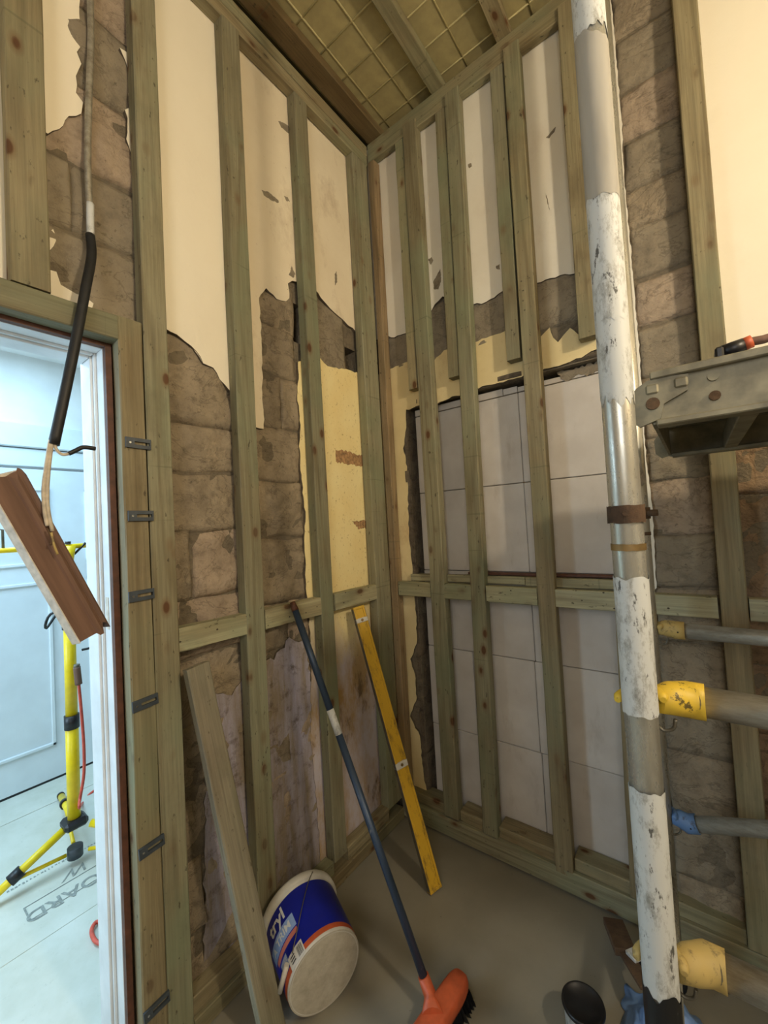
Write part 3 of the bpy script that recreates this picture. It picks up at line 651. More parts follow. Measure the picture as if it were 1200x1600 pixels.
rs(1.287, 1.352, 0.10, 1.288, 1.352, 3.38, 'timber')
rs(1.70, 1.765, 0.10, 1.70, 1.765, 3.38, 'timber')
timber('top_plate', fr, (0.0, 0.028, 3.392), (2.74, 0.028, 3.392), (0, 0, 1), 0.098, 0.036, 'timber', 10)
for (x0, x1, z0) in ((0.046, 0.231, 1.132), (0.304, 0.440, 1.132), (0.508, 0.722, 1.131), (0.792, 1.28, 1.131), (1.355, 1.70, 1.131), (1.767, 2.7, 1.131)):
    timber('nogging', fr, (x0, D_/2, z0), (x1, D_/2, z0), (0, 0, 1), 0.068, D_-0.004, 'timber_nog', 4)
timber('sill_timber', fr, (0.100, 0.060, 1.184), (0.665, 0.060, 1.186), (0, 0, 1), 0.032, 0.046, 'timber_nog', 6)
timber('sill_timber', fr, (0.668, 0.060, 1.184), (1.05, 0.060, 1.186), (0, 0, 1), 0.036, 0.046, 'timber_nog', 6)
timber('sill_strip', fr, (0.40, 0.080, 1.209), (1.05, 0.080, 1.211), (0, 0, 1), 0.012, 0.036, 'red_brown', 6)
timber('sole_plate', fr, (0.002, 0.024, 0.0525), (2.7, 0.024, 0.0525), (0, 0, 1), 0.083, D_, 'timber_green', 10)
for (x0, x1) in ((0.03, 0.232), (0.312, 0.424), (0.494, 0.720), (0.792, 0.974), (1.04, 1.285), (1.356, 1.69)):
    timber('sole_block', fr, (x0, 0.056, 0.118), (x1, 0.056, 0.116), (0, 0, 1), 0.046, 0.080, 'timber', 3)
# nail heads at the feet of the studs
bm = bmesh.new()
for (x, zz) in ((0.455, 0.135), (0.475, 0.128), (0.742, 0.100), (0.770, 0.094), (0.262, 2.36), (0.268, 2.25), (0.478, 2.36), (0.474, 2.30), (0.745, 2.40), (0.75, 2.36), (0.747, 2.32), (0.75, 2.28)):
    bmesh.ops.create_cone(bm, cap_ends=True, segments=8, radius1=0.003, radius2=0.0025, depth=0.002, matrix=Matrix.Translation((x, -0.001, zz)) @ Matrix.Rotation(math.pi/2, 4, 'X'))
tag(bm_obj('nail_heads', bm, 'chrome', fr), kind='stuff')

# ================================================================== LOOSE THINGS
# ---- plank leaning on the left wall
a = onX(306, 1040, 0.040); b = onZ(428, 1632, 0.0)
pl_dir = (a-b).normalized(); side = Vector((-0.05, 1.0, 0))
pl = timber('loose_plank', None, b+Vector((0, 0, 0.022)), a, side, 0.070, 0.030, 'plank', 8)
tag(pl, 'weathered wooden plank leaning against the left wall in front of the bucket', 'plank')

# ---- spirit level
b = onZ(675, 1390, 0.0); a = onX(559, 950, 0.014)
lv = empty('spirit_level', b, 'yellow spirit level with worn paint leaning upright in the corner', 'spirit level')
mw, L = frame_from(b+Vector((0.012, 0, 0.012)), a, (0.93, -0.37, 0)); mw2 = mw
wd, th = 0.024, 0.055
bm = bmesh.new()
# I-beam profile: face looks to the camera, hollows each side
box_bm(bm, -wd/2, wd/2, -th/2, -th/2+0.010, -L/2, L/2, 0.0015); box_bm(bm, -wd/2, wd/2, th/2-0.010, th/2, -L/2, L/2, 0.0015); box_bm(bm, -wd/2+0.004, wd/2-0.004, -th/2+0.005, th/2-0.005, -L/2, L/2)
bm_obj('body', bm, 'level', lv, mw)
for s in (-1, 1): bm_obj('edge_strip', box_bm(bmesh.new(), -wd/2+0.001, wd/2-0.001, min(s*th/2, s*th/2+s*0.0012), max(s*th/2, s*th/2+s*0.0012), -L/2, L/2), 'dark_alu', lv, mw)
for (z0, w_) in ((L/2-0.055, 0.020), (-0.10, 0.026)):
    vb = bm_obj('vial_window', box_bm(bmesh.new(), -wd/2-0.001, wd/2+0.001, -th/2-0.0012, th/2+0.0012, z0-w_/2, z0+w_/2, 0.002), 'white_plastic', lv, mw)
    bmv = bmesh.new(); bmesh.ops.create_cone(bmv, cap_ends=True, segments=12, radius1=0.006, radius2=0.006, depth=wd+0.006, matrix=Matrix.Translation((0, 0, z0)) @ Matrix.Rotation(math.pi/2, 4, 'Y'))
    bm_obj('vial', bmv, 'brass_band', vb, mw); vb.children[0].matrix_parent_inverse = mw.inverted()
for s in (-1, 1): bm_obj('end_cap', box_bm(bmesh.new(), -wd/2-0.001, wd/2+0.001, -th/2-0.001, th/2+0.001, s*L/2-0.006, s*L/2+0.006, 0.002), 'level', lv, mw)

# ---- broom
top = onX(457, 941, 0.012); sock = onZ(668, 1543, 0.075)
br = empty('broom', (sock.x, sock.y, 0), 'broom with blue grey handle and orange head leaning on the nogging', 'broom')
ax_ = (sock-top).normalized(); mid = top.lerp(sock, 0.33); mid2 = top.lerp(sock, 0.40)
tube('handle', [top+ax_*0.03, mid], 0.0125, 'broom_tube', br, 14)
tube('handle_sleeve', [mid, mid2], 0.0130, 'white_tape', br, 14)
tube('handle', [mid2, sock], 0.0125, 'broom_tube', br, 14)
tube('hanging_cap', [top, top+ax_*0.034], 0.0135, 'red_brown', br, 14, radii=[0.010, 0.0138])
hd = Vector((-0.10, -0.995, 0)).normalized(); hs = Vector((0.995, -0.10, 0)); hc = Vector((0.572, -0.675, 0.057))
mwh = Matrix((hd, hs, Vector((0, 0, 1)))).transposed().to_4x4(); mwh.translation = hc
HL, HW = 0.155, 0.034
vs, fs = [], []; prof_n = 24
for lev, (sc_, zz) in enumerate(((0.94, -0.022), (1.0, -0.012), (1.0, 0.004), (0.93, 0.014), (0.7, 0.020))):
    for k_ in range(prof_n):
        t = 2*math.pi*k_/prof_n; cx_, sy_ = math.cos(t), math.sin(t)
        x_ = math.copysign(abs(cx_)**0.35, cx_)*HL; y_ = math.copysign(abs(sy_)**0.55, sy_)*HW
        vs.append(((x_-0.0)*(sc_*0.15+0.85) if lev else x_*sc_, y_*sc_, zz))
for i in range(4):
    for k_ in range(prof_n): fs.append((i*prof_n+k_, i*prof_n+(k_+1) % prof_n, (i+1)*prof_n+(k_+1) % prof_n, (i+1)*prof_n+k_))
fs.append(tuple(range(prof_n-1, -1, -1))); fs.append(tuple(4*prof_n+k_ for k_ in range(prof_n)))
bh = pd_obj('head', vs, fs, 'orange', br, mwh, smooth=True)
sk = tube('socket', [sock-ax_*0.03, sock+ax_*0.02, hc+Vector((0, 0, 0.004))], 0.02, 'orange', br, 16, radii=[0.0165, 0.019, 0.034])
lb = bm_obj('head_label', box_bm(bmesh.new(), 0.062, 0.104, -0.018, 0.018, 0.0185, 0.0208, 0.0005), 'dark_alu', br, mwh)
bm = bmesh.new(); rb_ = random.Random(3)
for i in range(30):
    for j in range(7):
        x_ = -HL*0.93+2*HL*0.93*i/29; y_ = -HW*0.8+2*HW*0.8*j/6
        sx_ = x_*0.06+rb_.uniform(-0.006, 0.006); sy_ = y_*0.35+rb_.uniform(-0.006, 0.006)+0.004
        v = [bm.verts.new((x_+dx, y_+dy, -0.018)) for dx, dy in ((-0.0045, -0.0045), (0.0045, -0.0045), (0.0, 0.005))]
        w = [bm.verts.new((x_+sx_+dx, y_+sy_+dy, -0.055)) for dx, dy in ((-0.005, -0.005), (0.005, -0.005), (0.0, 0.0055))]
        for q in range(3): bm.faces.new((v[q], v[(q+1) % 3], w[(q+1) % 3], w[q]))
        bm.faces.new(w)
tag(bm_obj('bristles', bm, 'black_plastic', br, mwh), kind='stuff')

# ---- bucket on its side
bx_, by_, bh_, rb0, rr0, bL = 0.2740, -0.7946, 2.7961, 0.1154, 0.1344, 0.2216
al = math.asin((rr0-rb0)/bL)
axb = Vector((math.cos(bh_)*math.cos(al), math.sin(bh_)*math.cos(al), math.sin(al)))
ub = Vector((-math.sin(bh_), math.cos(bh_), 0)); wb = axb.cross(ub)
mwb = Matrix((ub, wb, axb)).transposed().to_4x4(); mwb.translation = (bx_, by_, rb0*math.cos(al)+0.002)
bk = empty('paint_bucket', (bx_, by_, 0), 'blue and white paint bucket lying on its side on the floor', 'bucket')
def rad(t): return rb0+(rr0-0.010-rb0)*t
prof = [(0.0, 0.006), (rb0-0.012, 0.006), (rb0-0.006, 0.0), (rb0, 0.003), (rad(0.1), 0.1*bL), (rad(0.86), 0.86*bL), (rr0-0.007, 0.87*bL), (rr0, 0.885*bL), (rr0, 0.97*bL), (rr0-0.004, bL), (rr0-0.010, bL), (rr0-0.012, 0.97*bL), (rad(0.86)-0.004, 0.86*bL), (rb0-0.004, 0.01), (0.0, 0.009)]
vs, fs = lathe(prof, 56); pd_obj('body', vs, fs, 'white_plastic', bk, mwb, smooth=True)
vs, fs = lathe([(0.0, -0.0005), (rb0-0.016, -0.0005), (rb0-0.0005, 0.0015)], 56); pd_obj('base', vs, fs, 'bucket_base', bk, mwb, smooth=True)
vs, fs = lathe([(0.022, -0.0016), (0.024, -0.0016), (0.024, 0.0)], 24); pd_obj('base_ring', vs, fs, 'bucket_base', bk, mwb)
def band(name, t0, t1, mat, lift=0.0008, a0=0.0, a1=2*math.pi, n=56, parent=bk):
    vs, fs = [], []
    for i in range(n+1):
        a = a0+(a1-a0)*i/n
        for t in (t0, t1): r = rad(t)+lift; vs.append((r*math.cos(a), r*math.sin(a), t*bL))
    for i in range(n): fs.append((2*i, 2*i+2, 2*i+3, 2*i+1))
    o = pd_obj(name, vs, fs, mat, parent, mwb, smooth=True)
    return o
lab = band('printed_label', 0.115, 0.84, 'royal_blue'); lab['label'] = 'royal blue printed label'
band('orange_band', 0.045, 0.115, 'orange', 0.0010)
# which way is up on the bucket wall (angle) for the print facing camera-left
def ang(px, py, t):
    best, ba = 1e9, 0
    for i in range(720):
        a = 2*math.pi*i/720; p = mwb @ Vector((rad(t)*math.cos(a), rad(t)*math.sin(a), t*bL))
        v = AX @ (np.array(p)-CAM); x, y = 600+F_PX*v[0]/v[2], 800+F_PX*v[1]/v[2]
        nn = (mwb.to_3x3() @ Vector((math.cos(a), math.sin(a), 0)))
        if nn.dot(Vector(CAM)-p) < 0: continue
        d = (x-px)**2+(y-py)**2
        if d < best: best, ba = d, a
    return ba
def sub(o):
    o.parent = lab; o.matrix_parent_inverse = mwb.inverted(); return o
aC = ang(440, 1480, 0.45)
sg = 1.0 if ang(425, 1500, 0.45) > ang(448, 1462, 0.45) else -1.0
sub(band('print_panel', 0.40, 0.58, 'pale_blue', 0.0013, aC-0.42*1, aC+0.62*1, 20))
sub(band('print_strip', 0.32, 0.385, 'salmon', 0.0013, aC-0.30, aC+0.6, 20))
sub(band('print_panel', 0.16, 0.29, 'pale_blue', 0.0013, aC-0.22, aC+0.10, 20))
st = band('sticker', 0.03, 0.20, 'paper', 0.0016, ang(478, 1480, 0.1), ang(458, 1512, 0.1), 14)
def curved_text(name, s, size, t, a, mat, bold=0.0, flip=1):
    mw = mwb @ Matrix.Rotation(a, 4, 'Z') @ Matrix.Translation((rad(t)+0.0012, 0, t*bL)) @ Matrix.Rotation(math.pi/2, 4, 'Y') @ Matrix.Rotation(math.pi/2*flip, 4, 'Z')
    o = text_obj(name, s, size, mat, None, None, 0.0003, bold=bold)
    # bend round the wall
    for v in o.data.vertices:
        p = Matrix.Rotation(math.pi/2, 4, 'Y') @ Matrix.Rotation(math.pi/2*flip, 4, 'Z') @ v.co
        aa = a+p.y/rad(t); zz = t*bL+p.z; r = rad(zz/bL)+0.0018+p.x*0.5
        v.co = Vector((r*math.cos(aa), r*math.sin(aa), zz))
    o.matrix_basis = mwb; PINV[o.name] = mwb.inverted(); sub(o); return o
curved_text('print', 'tryl', 0.052, 0.70, aC+0.16, 'paper', 0.0012)
curved_text('print', 'A TRIM', 0.030, 0.49, aC+0.10, 'paper', 0.0005)
for q in range(5): sub(band('print_line', 0.17+0.023*q, 0.178+0.023*q, 'paper', 0.0018, aC-0.20, aC+0.05+0.01*q, 8))
a0_, a1_ = ang(478, 1480, 0.1), ang(458, 1512, 0.1)
for q in range(9):
    aa = a0_+(a1_-a0_)*(0.08+0.035*q); o = band('barcode_bar', 0.05, 0.175, 'black_plastic', 0.0020, aa, aa+(a1_-a0_)*(0.012 if q % 3 else 0.02), 1); o.parent = st; o.matrix_parent_inverse = mwb.inverted()
for q in range(3):
    o = band('print_line', 0.075+0.035*q, 0.092+0.035*q, 'grey_plastic', 0.0020, a0_+(a1_-a0_)*0.55, a0_+(a1_-a0_)*0.85, 4); o.parent = st; o.matrix_parent_inverse = mwb.inverted()
# wire handle with white grip
aH = ang(486, 1366, 0.93); aG = ang(445, 1505, 0.12)
hp = []
for t_, aa in ((0.92, aH), (0.80, aH*0.86+aG*0.14), (0.55, aH*0.62+aG*0.38), (0.32, aH*0.38+aG*0.62), (0.16, aH*0.14+aG*0.86)):
    r = rad(min(t_, 0.86))+0.006+(0.007 if t_ > 0.9 else 0); hp.append(mwb @ Vector((r*math.cos(aa), r*math.sin(aa), t_*bL)))
hdl = tube('handle', bez(hp, 6), 0.0016, 'dark_alu', bk, 8)
aq = ang(450, 1506, 0.14); g0 = mwb @ Vector(((rad(0.14)+0.010)*math.cos(aq), (rad(0.14)+0.010)*math.sin(aq), 0.14*bL))
dep = float((AX @ (np.array(g0)-CAM))[2]); g1 = Vector(CAM+ray(437, 1550)*(dep-0.01))
gr = tube('grip', [g0, g0.lerp(g1, 0.5), g1], 0.0075, 'white_plastic', hdl, 12)

# ---- black round tub at the bottom edge
tc = onZ(911, 1566, 0.10); tb_ = empty('paint_tub', (tc.x, tc.y, 0), 'small black round tub with white smears at the bottom edge of the floor', 'tub')
vs, fs = lathe([(0.0, 0.0), (0.044, 0.0), (0.047, 0.004), (0.051, 0.088), (0.054, 0.090), (0.054, 0.096)], 36)
pd_obj('body', vs, fs, 'white_tape', tb_, Matrix.Translation((tc.x, tc.y, 0)), smooth=True)
vs, fs = lathe([(0.0545, 0.0885), (0.056, 0.092), (0.0545, 0.1), (0.050, 0.1), (0.048, 0.096), (0.0, 0.096)], 36)
pd_obj('lid', vs, fs, 'black_plastic', tb_, Matrix.Translation((tc.x, tc.y, 0)), smooth=True)

# ---- hanging cable and the moulding tied to it
ct = empty('hanging_cable', onX(140, 390, 0.0), 'black armoured cable hanging from the wall over the doorway with cut wires', 'cable')
up = [onX(140+dx, y, -0.036) for y, dx in ((-60, 0), (60, 2), (150, -1), (250, -3), (330, 0))]
up = [Vector((-0.032, -1.214, 3.30))]+up+[onX(141, 372, -0.03)]
tube('sheath', bez(up, 5), 0.0085, 'brace', ct, 14)
fk = bez([onX(141, 318, -0.034), onX(141, 350, -0.032), onX(142, 388, -0.026)], 5)
tube('paint_crust', fk, 0.0093, 'white_tape', ct, 14)
dn = [onX(141, 368, -0.030), onX(143, 400, -0.012), onX(134, 450, 0.014), onX(119, 530, 0.028), onX(102, 612, 0.034), onX(84, 695, 0.036)]
tube('conduit', bez(dn, 6), 0.0115, 'black_rubber', ct, 18)
e0 = onX(82, 695, 0.036)
tube('wire', bez([e0+Vector((0, 0.004, 0.01)), onX(88, 702, 0.04), onX(97, 710, 0.042), onX(108, 709, 0.044)], 6), 0.0036, 'wire', ct, 10)
tube('wire_sleeve', bez([onX(107, 709, 0.044), onX(118, 704, 0.045), onX(130, 699, 0.046), onX(149, 701, 0.047)], 6), 0.0054, 'black_rubber', ct, 10)
tube('wire', bez([e0+Vector((0, -0.004, 0.01)), onX(72, 730, 0.045), onX(68, 765, 0.05), onX(70, 800, 0.056), onX(74, 822, 0.06)], 8), 0.0042, 'wire', ct, 10)
tube('wire', bez([e0+Vector((0, 0.0, 0.01)), onX(77, 725, 0.047), onX(74, 765, 0.052), onX(75, 795, 0.058), onX(82, 830, 0.062)], 8), 0.0040, 'wire', ct, 10)
# moulding: profile in (u across, n out), swept along its length
p0 = onX(14, 752, 0.055); p1 = onX(146, 985, 0.055)
mo = empty('wood_moulding', (p0+p1)/2, 'broken length of brown wooden moulding hanging from the cable in the doorway', 'moulding')
zz = (p1-p0).normalized(); cd_ = (Vector(CAM)-(p0+p1)/2).normalized(); cd_ = (cd_-zz*cd_.dot(zz)).normalized(); rt_ = Vector((0, 1, 0.6)); rt_ = (rt_-zz*rt_.dot(zz)-cd_*rt_.dot(cd_)).normalized()
nn = (cd_*math.cos(0.62)+rt_*math.sin(0.62)).normalized(); uu = nn.cross(zz)
mwm = Matrix((uu, nn, zz)).transposed().to_4x4(); mwm.translation = (p0+p1)/2; ML = (p1-p0).length+0.02
prof = [(-0.040, -0.024), (0.040, -0.024), (0.040, 0.002), (0.033, 0.006), (0.028, 0.003), (0.024, 0.002), (0.020, 0.006), (0.012, 0.010), (0.004, 0.008), (0.001, 0.003), (-0.040, 0.001)]
if (uu.dot(Vector((0, 1, 0)))) < 0: prof = [(-u, n) for u, n in prof]
vs, fs = [], []; NS = 10
for i in range(NS+1):
    for j, (u, n) in enumerate(prof):
        zq = -ML/2+ML*i/NS
        if i in (0, NS): zq += (0.012*math.sin(u*170)+rnd.uniform(-0.003, 0.003))
        vs.append((u, n, zq))
n_ = len(prof)
for i in range(NS):
    for j in range(n_): fs.append((i*n_+j, i*n_+(j+1) % n_, (i+1)*n_+(j+1) % n_, (i+1)*n_+j))
fs.append(tuple(range(n_-1, -1, -1))); fs.append(tuple(NS*n_+j for j in range(n_)))
pd_obj('profile', vs, fs, 'moulding', mo, mwm)
us = -1 if prof[0][0] < 0 else 1
bm = bmesh.new()
u0_, u1_ = (us*0.0425, us*0.0395)
box_bm(bm, min(u0_, u1_), max(u0_, u1_), -0.0245, 0.0014, -ML/2+0.004, ML/2-0.003, 0.001)
bm_obj('painted_edge', bm, 'chalky_white', mo, mwm)
bm_obj('torn_end', box_bm(bmesh.new(), -0.036, 0.036, -0.0125, 0.0005, -ML/2-0.010, -ML/2+0.001, 0.003), 'chalky_white', mo, mwm)
tube('bent_nail', bez([onX(80, 832, 0.078), onX(84, 850, 0.080), onX(90, 866, 0.078)], 4), 0.0026, 'claw_faded', mo, 8)
tube('bent_nail', bez([onX(74, 826, 0.074), onX(80, 842, 0.079), onX(79, 852, 0.08)], 4), 0.0022, 'rust', mo, 8)

# ---- tripod work light stand in the next room
tp = Vector((-1.085, -1.043, 0)); ts = empty('tripod_stand', tp, 'yellow tripod work light stand in the room beyond the doorway', 'tripod')
tube('pole', [tp+Vector((0, 0, 0.16)), tp+Vector((0.008, 0, 0.66))], 0.025, 'yellow', ts, 20)
tube('pole', [tp+Vector((0.008, 0, 0.64)), tp+Vector((0.016, 0, 1.10))], 0.023, 'yellow', ts, 20)
tube('pole', [tp+Vector((0.016, 0, 1.06)), tp+Vector((0.02, 0, 1.40))], 0.017, 'yellow', ts, 16)
tube('collar', [tp+Vector((0.008, 0, 0.605)), tp+Vector((0.008, 0, 0.665))], 0.029, 'black_plastic', ts, 20)
tube('collar', [tp+Vector((0.015, 0, 1.055)), tp+Vector((0.015, 0, 1.105))], 0.028, 'black_plastic', ts, 20)
hub = box('hub', tp.x-0.045, tp.x+0.045, tp.y-0.045, tp.y+0.045, 0.165, 0.205, 'black_plastic', ts, 0.012)
ring = [tp+Vector((0.03*math.cos(t)-0.015, 0.05*math.sin(t)-0.03, 1.105+0.035*math.cos(t*2+1))) for t in [2*math.pi*i/24 for i in range(25)]]
tube('cord_loop', ring, 0.0055, 'black_rubber', ts, 8)
tube('cord_loop', bez([tp+Vector((0.03, 0.03, 1.08)), tp+Vector((0.05, 0.07, 1.02)), tp+Vector((0.045, 0.075, 0.96)), tp+Vector((0.03, 0.04, 0.95))], 6), 0.0055, 'black_rubber', ts, 8)
lt = tp+Vector((0, 0, 0.19)); f1 = onZ(-40, 1430, 0.015); f2 = onZ(95, 1243, 0.02); f3 = Vector((tp.x+0.42, tp.y+0.40, 0.02))
for i, ft in enumerate((f1, f2, f3)):
    ft = Vector(ft); d = (ft-lt); p_ = lt+d*0.12; kn = lt+d*0.62
    lg = tube('leg', [p_, ft], 0.016, 'yellow', ts, 14)
    tube('foot_cap', [ft-d.normalized()*0.03, ft+d.normalized()*0.004], 0.0185, 'black_plastic', lg, 14)
    tube('knuckle', [kn-d.normalized()*0.022, kn+d.normalized()*0.022], 0.024, 'black_plastic', lg, 14)
    inn = tp+Vector((d.x*0.10, d.y*0.10, 0.055))
    tube('brace', [inn, kn+Vector((0, 0, -0.015))], 0.008, 'yellow', ts, 10)
tube('lower_hub', [tp+Vector((0, 0, 0.03)), tp+Vector((0, 0, 0.075))], 0.03, 'grey_plastic', ts, 16)
c1 = onX(-20, 862, -1.06); c2 = onX(150, 851, -1.06)
tube('crossbar', [c1+Vector((0, -0.25, 0)), c2+Vector((0, 0.25, 0))], 0.011, 'yellow', ts, 12)
tube('crossbar_bracket', [onX(109, 853, -1.06), onX(109, 882, -1.06)], 0.02, 'yellow', ts, 12, radii=[0.024, 0.013])
tube('wing_knob', [onX(106, 850, -1.06), onX(106, 846, -1.06)], 0.012, 'black_plastic', ts, 8)
tube('lamp_bracket', [onX(5, 860, -1.06), onX(4, 828, -1.06), onX(-6, 827, -1.06)], 0.005, 'dark_alu', ts, 8)
tube('clamp_lever', [onX(116, 866, -1.06), onX(134, 848, -1.05)], 0.005, 'black_plastic', ts, 8)
rc = empty('extension_cable', onX(123, 1060, -0.97), 'red extension cable with plug hanging beside the yellow tripod', 'cable')
tube('cord', bez([onX(123, 1068, -0.97), onX(127, 1110, -0.97), onX(131, 1165, -0.97), onX(131, 1210, -0.97), onX(125, 1248, -0.97), onX(124, 1262, -0.97)]+[onZ(128, 1256, 0.006), onZ(146, 1236, 0.006), onZ(190, 1215, 0.006)], 6), 0.006, 'red_cable', rc, 10)
tube('plug', bez([onX(120, 1042, -0.97), onX(121, 1052, -0.97), onX(123, 1069, -0.97)], 4), 0.014, 'moulding', rc, 12)
tube('plug_cap', bez([onX(120, 1038, -0.97), onX(120, 1043, -0.97)], 3), 0.012, 'dark_alu', rc, 12)
rc2 = tube('red_cable_loop', bez([onZ(160, 1440, 0.01), onZ(149, 1442, 0.012), onZ(143, 1455, 0.012), onZ(149, 1470, 0.012), onZ(162, 1476, 0.01)], 8), 0.007, 'red_cable', None, 10)
tag(rc2, 'short loop of red cable on the chipboard floor by the door jamb', 'cable')

# ---- scaffold tower
NPx, NPy, FPx, FPy = 1.152, -0.862, 1.106, -0.17
tw = empty('scaffold_tower', (NPx, (NPy+FPy)/2, 0), 'galvanised scaffold tower upright tubes wrapped in white and grey tape', 'scaffold')
R0 = 0.0245
tube('upright', [(NPx, NPy, 0.13), (NPx, NPy, 3.2)], R0, 'galv', tw, 32)
def znear(py):    # height on the near upright seen at image row py
    lo, hi = 0.0, 3.3
    for _ in range(40):
        m_ = (lo+hi)/2; v = AX @ (np.array([NPx, NPy, m_])-CAM); y = 800+F_PX*v[1]/v[2]
        if y > py: lo = m_
        else: hi = m_
    return lo
def wrap(name, y_top, y_bot, lift, mat, jag=0.006, tilt=0.0, sd=0, n=40):
    rr = random.Random(sd); z1, z0 = znear(y_top), znear(y_bot); vs, fs = [], []; a_ = math.atan2(CAM[1]-NPy, CAM[0]-NPx)
    rows = max(2, int((z1-z0)/0.02))
    for i in range(rows+1):
        for k_ in range(n):
            a = 2*math.pi*k_/n; zz = z0+(z1-z0)*i/rows
            if i in (0, rows): zz += jag*(noise.noise(Vector((math.cos(a)*2.5, math.sin(a)*2.5, sd+i)))*2)+tilt*math.sin(a-a_)*(1 if i == rows else 0.3)
            r = R0+lift+0.0004*noise.noise(Vector((a*3, zz*40, sd)))
            vs.append((NPx+r*math.cos(a), NPy+r*math.sin(a), zz))
    for i in range(rows):
        for k_ in range(n): fs.append((i*n+k_, i*n+(k_+1) % n, (i+1)*n+(k_+1) % n, (i+1)*n+k_))
    return pd_obj(name, vs, fs, mat, tw, smooth=True)
wrap('tape_wrap', -260, 66, 0.0012, 'white_tape', 0.012, 0, 1)
wrap('tape_wrap', 70, 318, 0.0016, 'grey_tape', 0.004, -0.014, 2)
wrap('tape_wrap', 306, 505, 0.0012, 'white_tape', 0.006, 0, 3)
wrap('tape_wrap', 500, 632, 0.0009, 'white_tape', 0.012, 0, 4)
wrap('collar', 790, 817, 0.0035, 'rust', 0.001, 0, 5)
wrap('band', 849, 859, 0.0015, 'brass_band', 0.0005, 0, 6)
wrap('tape_wrap', 900, 1112, 0.0015, 'white_tape', 0.003, 0, 7)
wrap('tape_wrap', 1228, 1545, 0.0012, 'white_tape', 0.004, 0, 8)
wrap('black_sleeve', 1536, 1720, 0.0020, 'black_paint', 0.009, 0, 9)
bm = bmesh.new(); zc_ = znear(802); av = (Vector((CAM[0], CAM[1], 0))-Vector((NPx, NPy, 0))).normalized()
tube('collar_bolt', [Vector((NPx, NPy, zc_))+av*(R0+0.002), Vector((NPx, NPy, zc_))+av*(R0+0.007)], 0.005, 'rust', tw, 8)
tube('upright', [(FPx, FPy, 0.13), (FPx, FPy, 3.2)], R0, 'galv', tw, 28)
zf = 1.45
tube('collar', [(FPx, FPy, 1.425), (FPx, FPy, 1.46)], R0+0.004, 'rust', tw, 24)
tube('collar_bolt', [(FPx+0.02, FPy-0.01, 1.442), (FPx+0.048, FPy-0.012, 1.442)], 0.010, 'rust', tw, 8)
tube('band', [(FPx, FPy, 1.375), (FPx, FPy, 1.385)], R0+0.0015, 'rust', tw, 24)
for zr in (0.35, 1.545): tube('rung', [(NPx, NPy, zr), (FPx, FPy, zr)], 0.0235, 'galv', tw, 20)
# castor at the foot of the far upright
cs = tube('castor_stem', [(FPx, FPy, 0.10), (FPx, FPy, 0.16)], 0.018, 'dark_alu', tw, 14)
bmc = bmesh.new(); bmesh.ops.create_cone(bmc, cap_ends=True, segments=28, radius1=0.062, radius2=0.062, depth=0.032, matrix=Matrix.Translation((FPx-0.03, FPy+0.0, 0.062)) @ Matrix.Rotation(math.pi/2, 4, 'X'))
bmesh.ops.bevel(bmc, geom=[e for e in bmc.edges], offset=0.004, segments=2, affect='EDGES'); bm_obj('castor_wheel', bmc, 'black_rubber', tw)
bmc = bmesh.new(); bmesh.ops.create_cone(bmc, cap_ends=True, segments=28, radius1=0.062, radius2=0.062, depth=0.032, matrix=Matrix.Translation((NPx+0.03, NPy, 0.062)) @ Matrix.Rotation(math.pi/2, 4, 'X'))
bmesh.ops.bevel(bmc, geom=[e for e in bmc.edges], offset=0.004, segments=2, affect='EDGES'); bm_obj('castor_wheel', bmc, 'black_rubber', tw)
tube('castor_stem', [(NPx, NPy, 0.10), (NPx, NPy, 0.16)], 0.018, 'dark_alu', tw, 14)
# rusty brake lever of the castor
q0 = onZ(958, 1440, 0.05); q1 = onZ(978, 1490, 0.08); q2 = onZ(1012, 1545, 0.11)
def plate(name, a, b, w, t, mat, parent, up=(0, 0, 1)):
    m, L_ = frame_from(a, b, Vector(up).cross(Vector(b)-Vector(a))); return bm_obj(name, box_bm(bmesh.new(), -w/2, w/2, -t/2, t/2, -L_/2, L_/2, 0.002), mat, parent, m)
plate('brake_lever', q0, q1, 0.062, 0.022, 'rust', tw)
plate('brake_lever', q1, q2, 0.040, 0.010, 'rust', tw)
plate('brake_pad', onZ(984, 1484, 0.095), onZ(1000, 1500, 0.10), 0.036, 0.012, 'white_tape', tw)

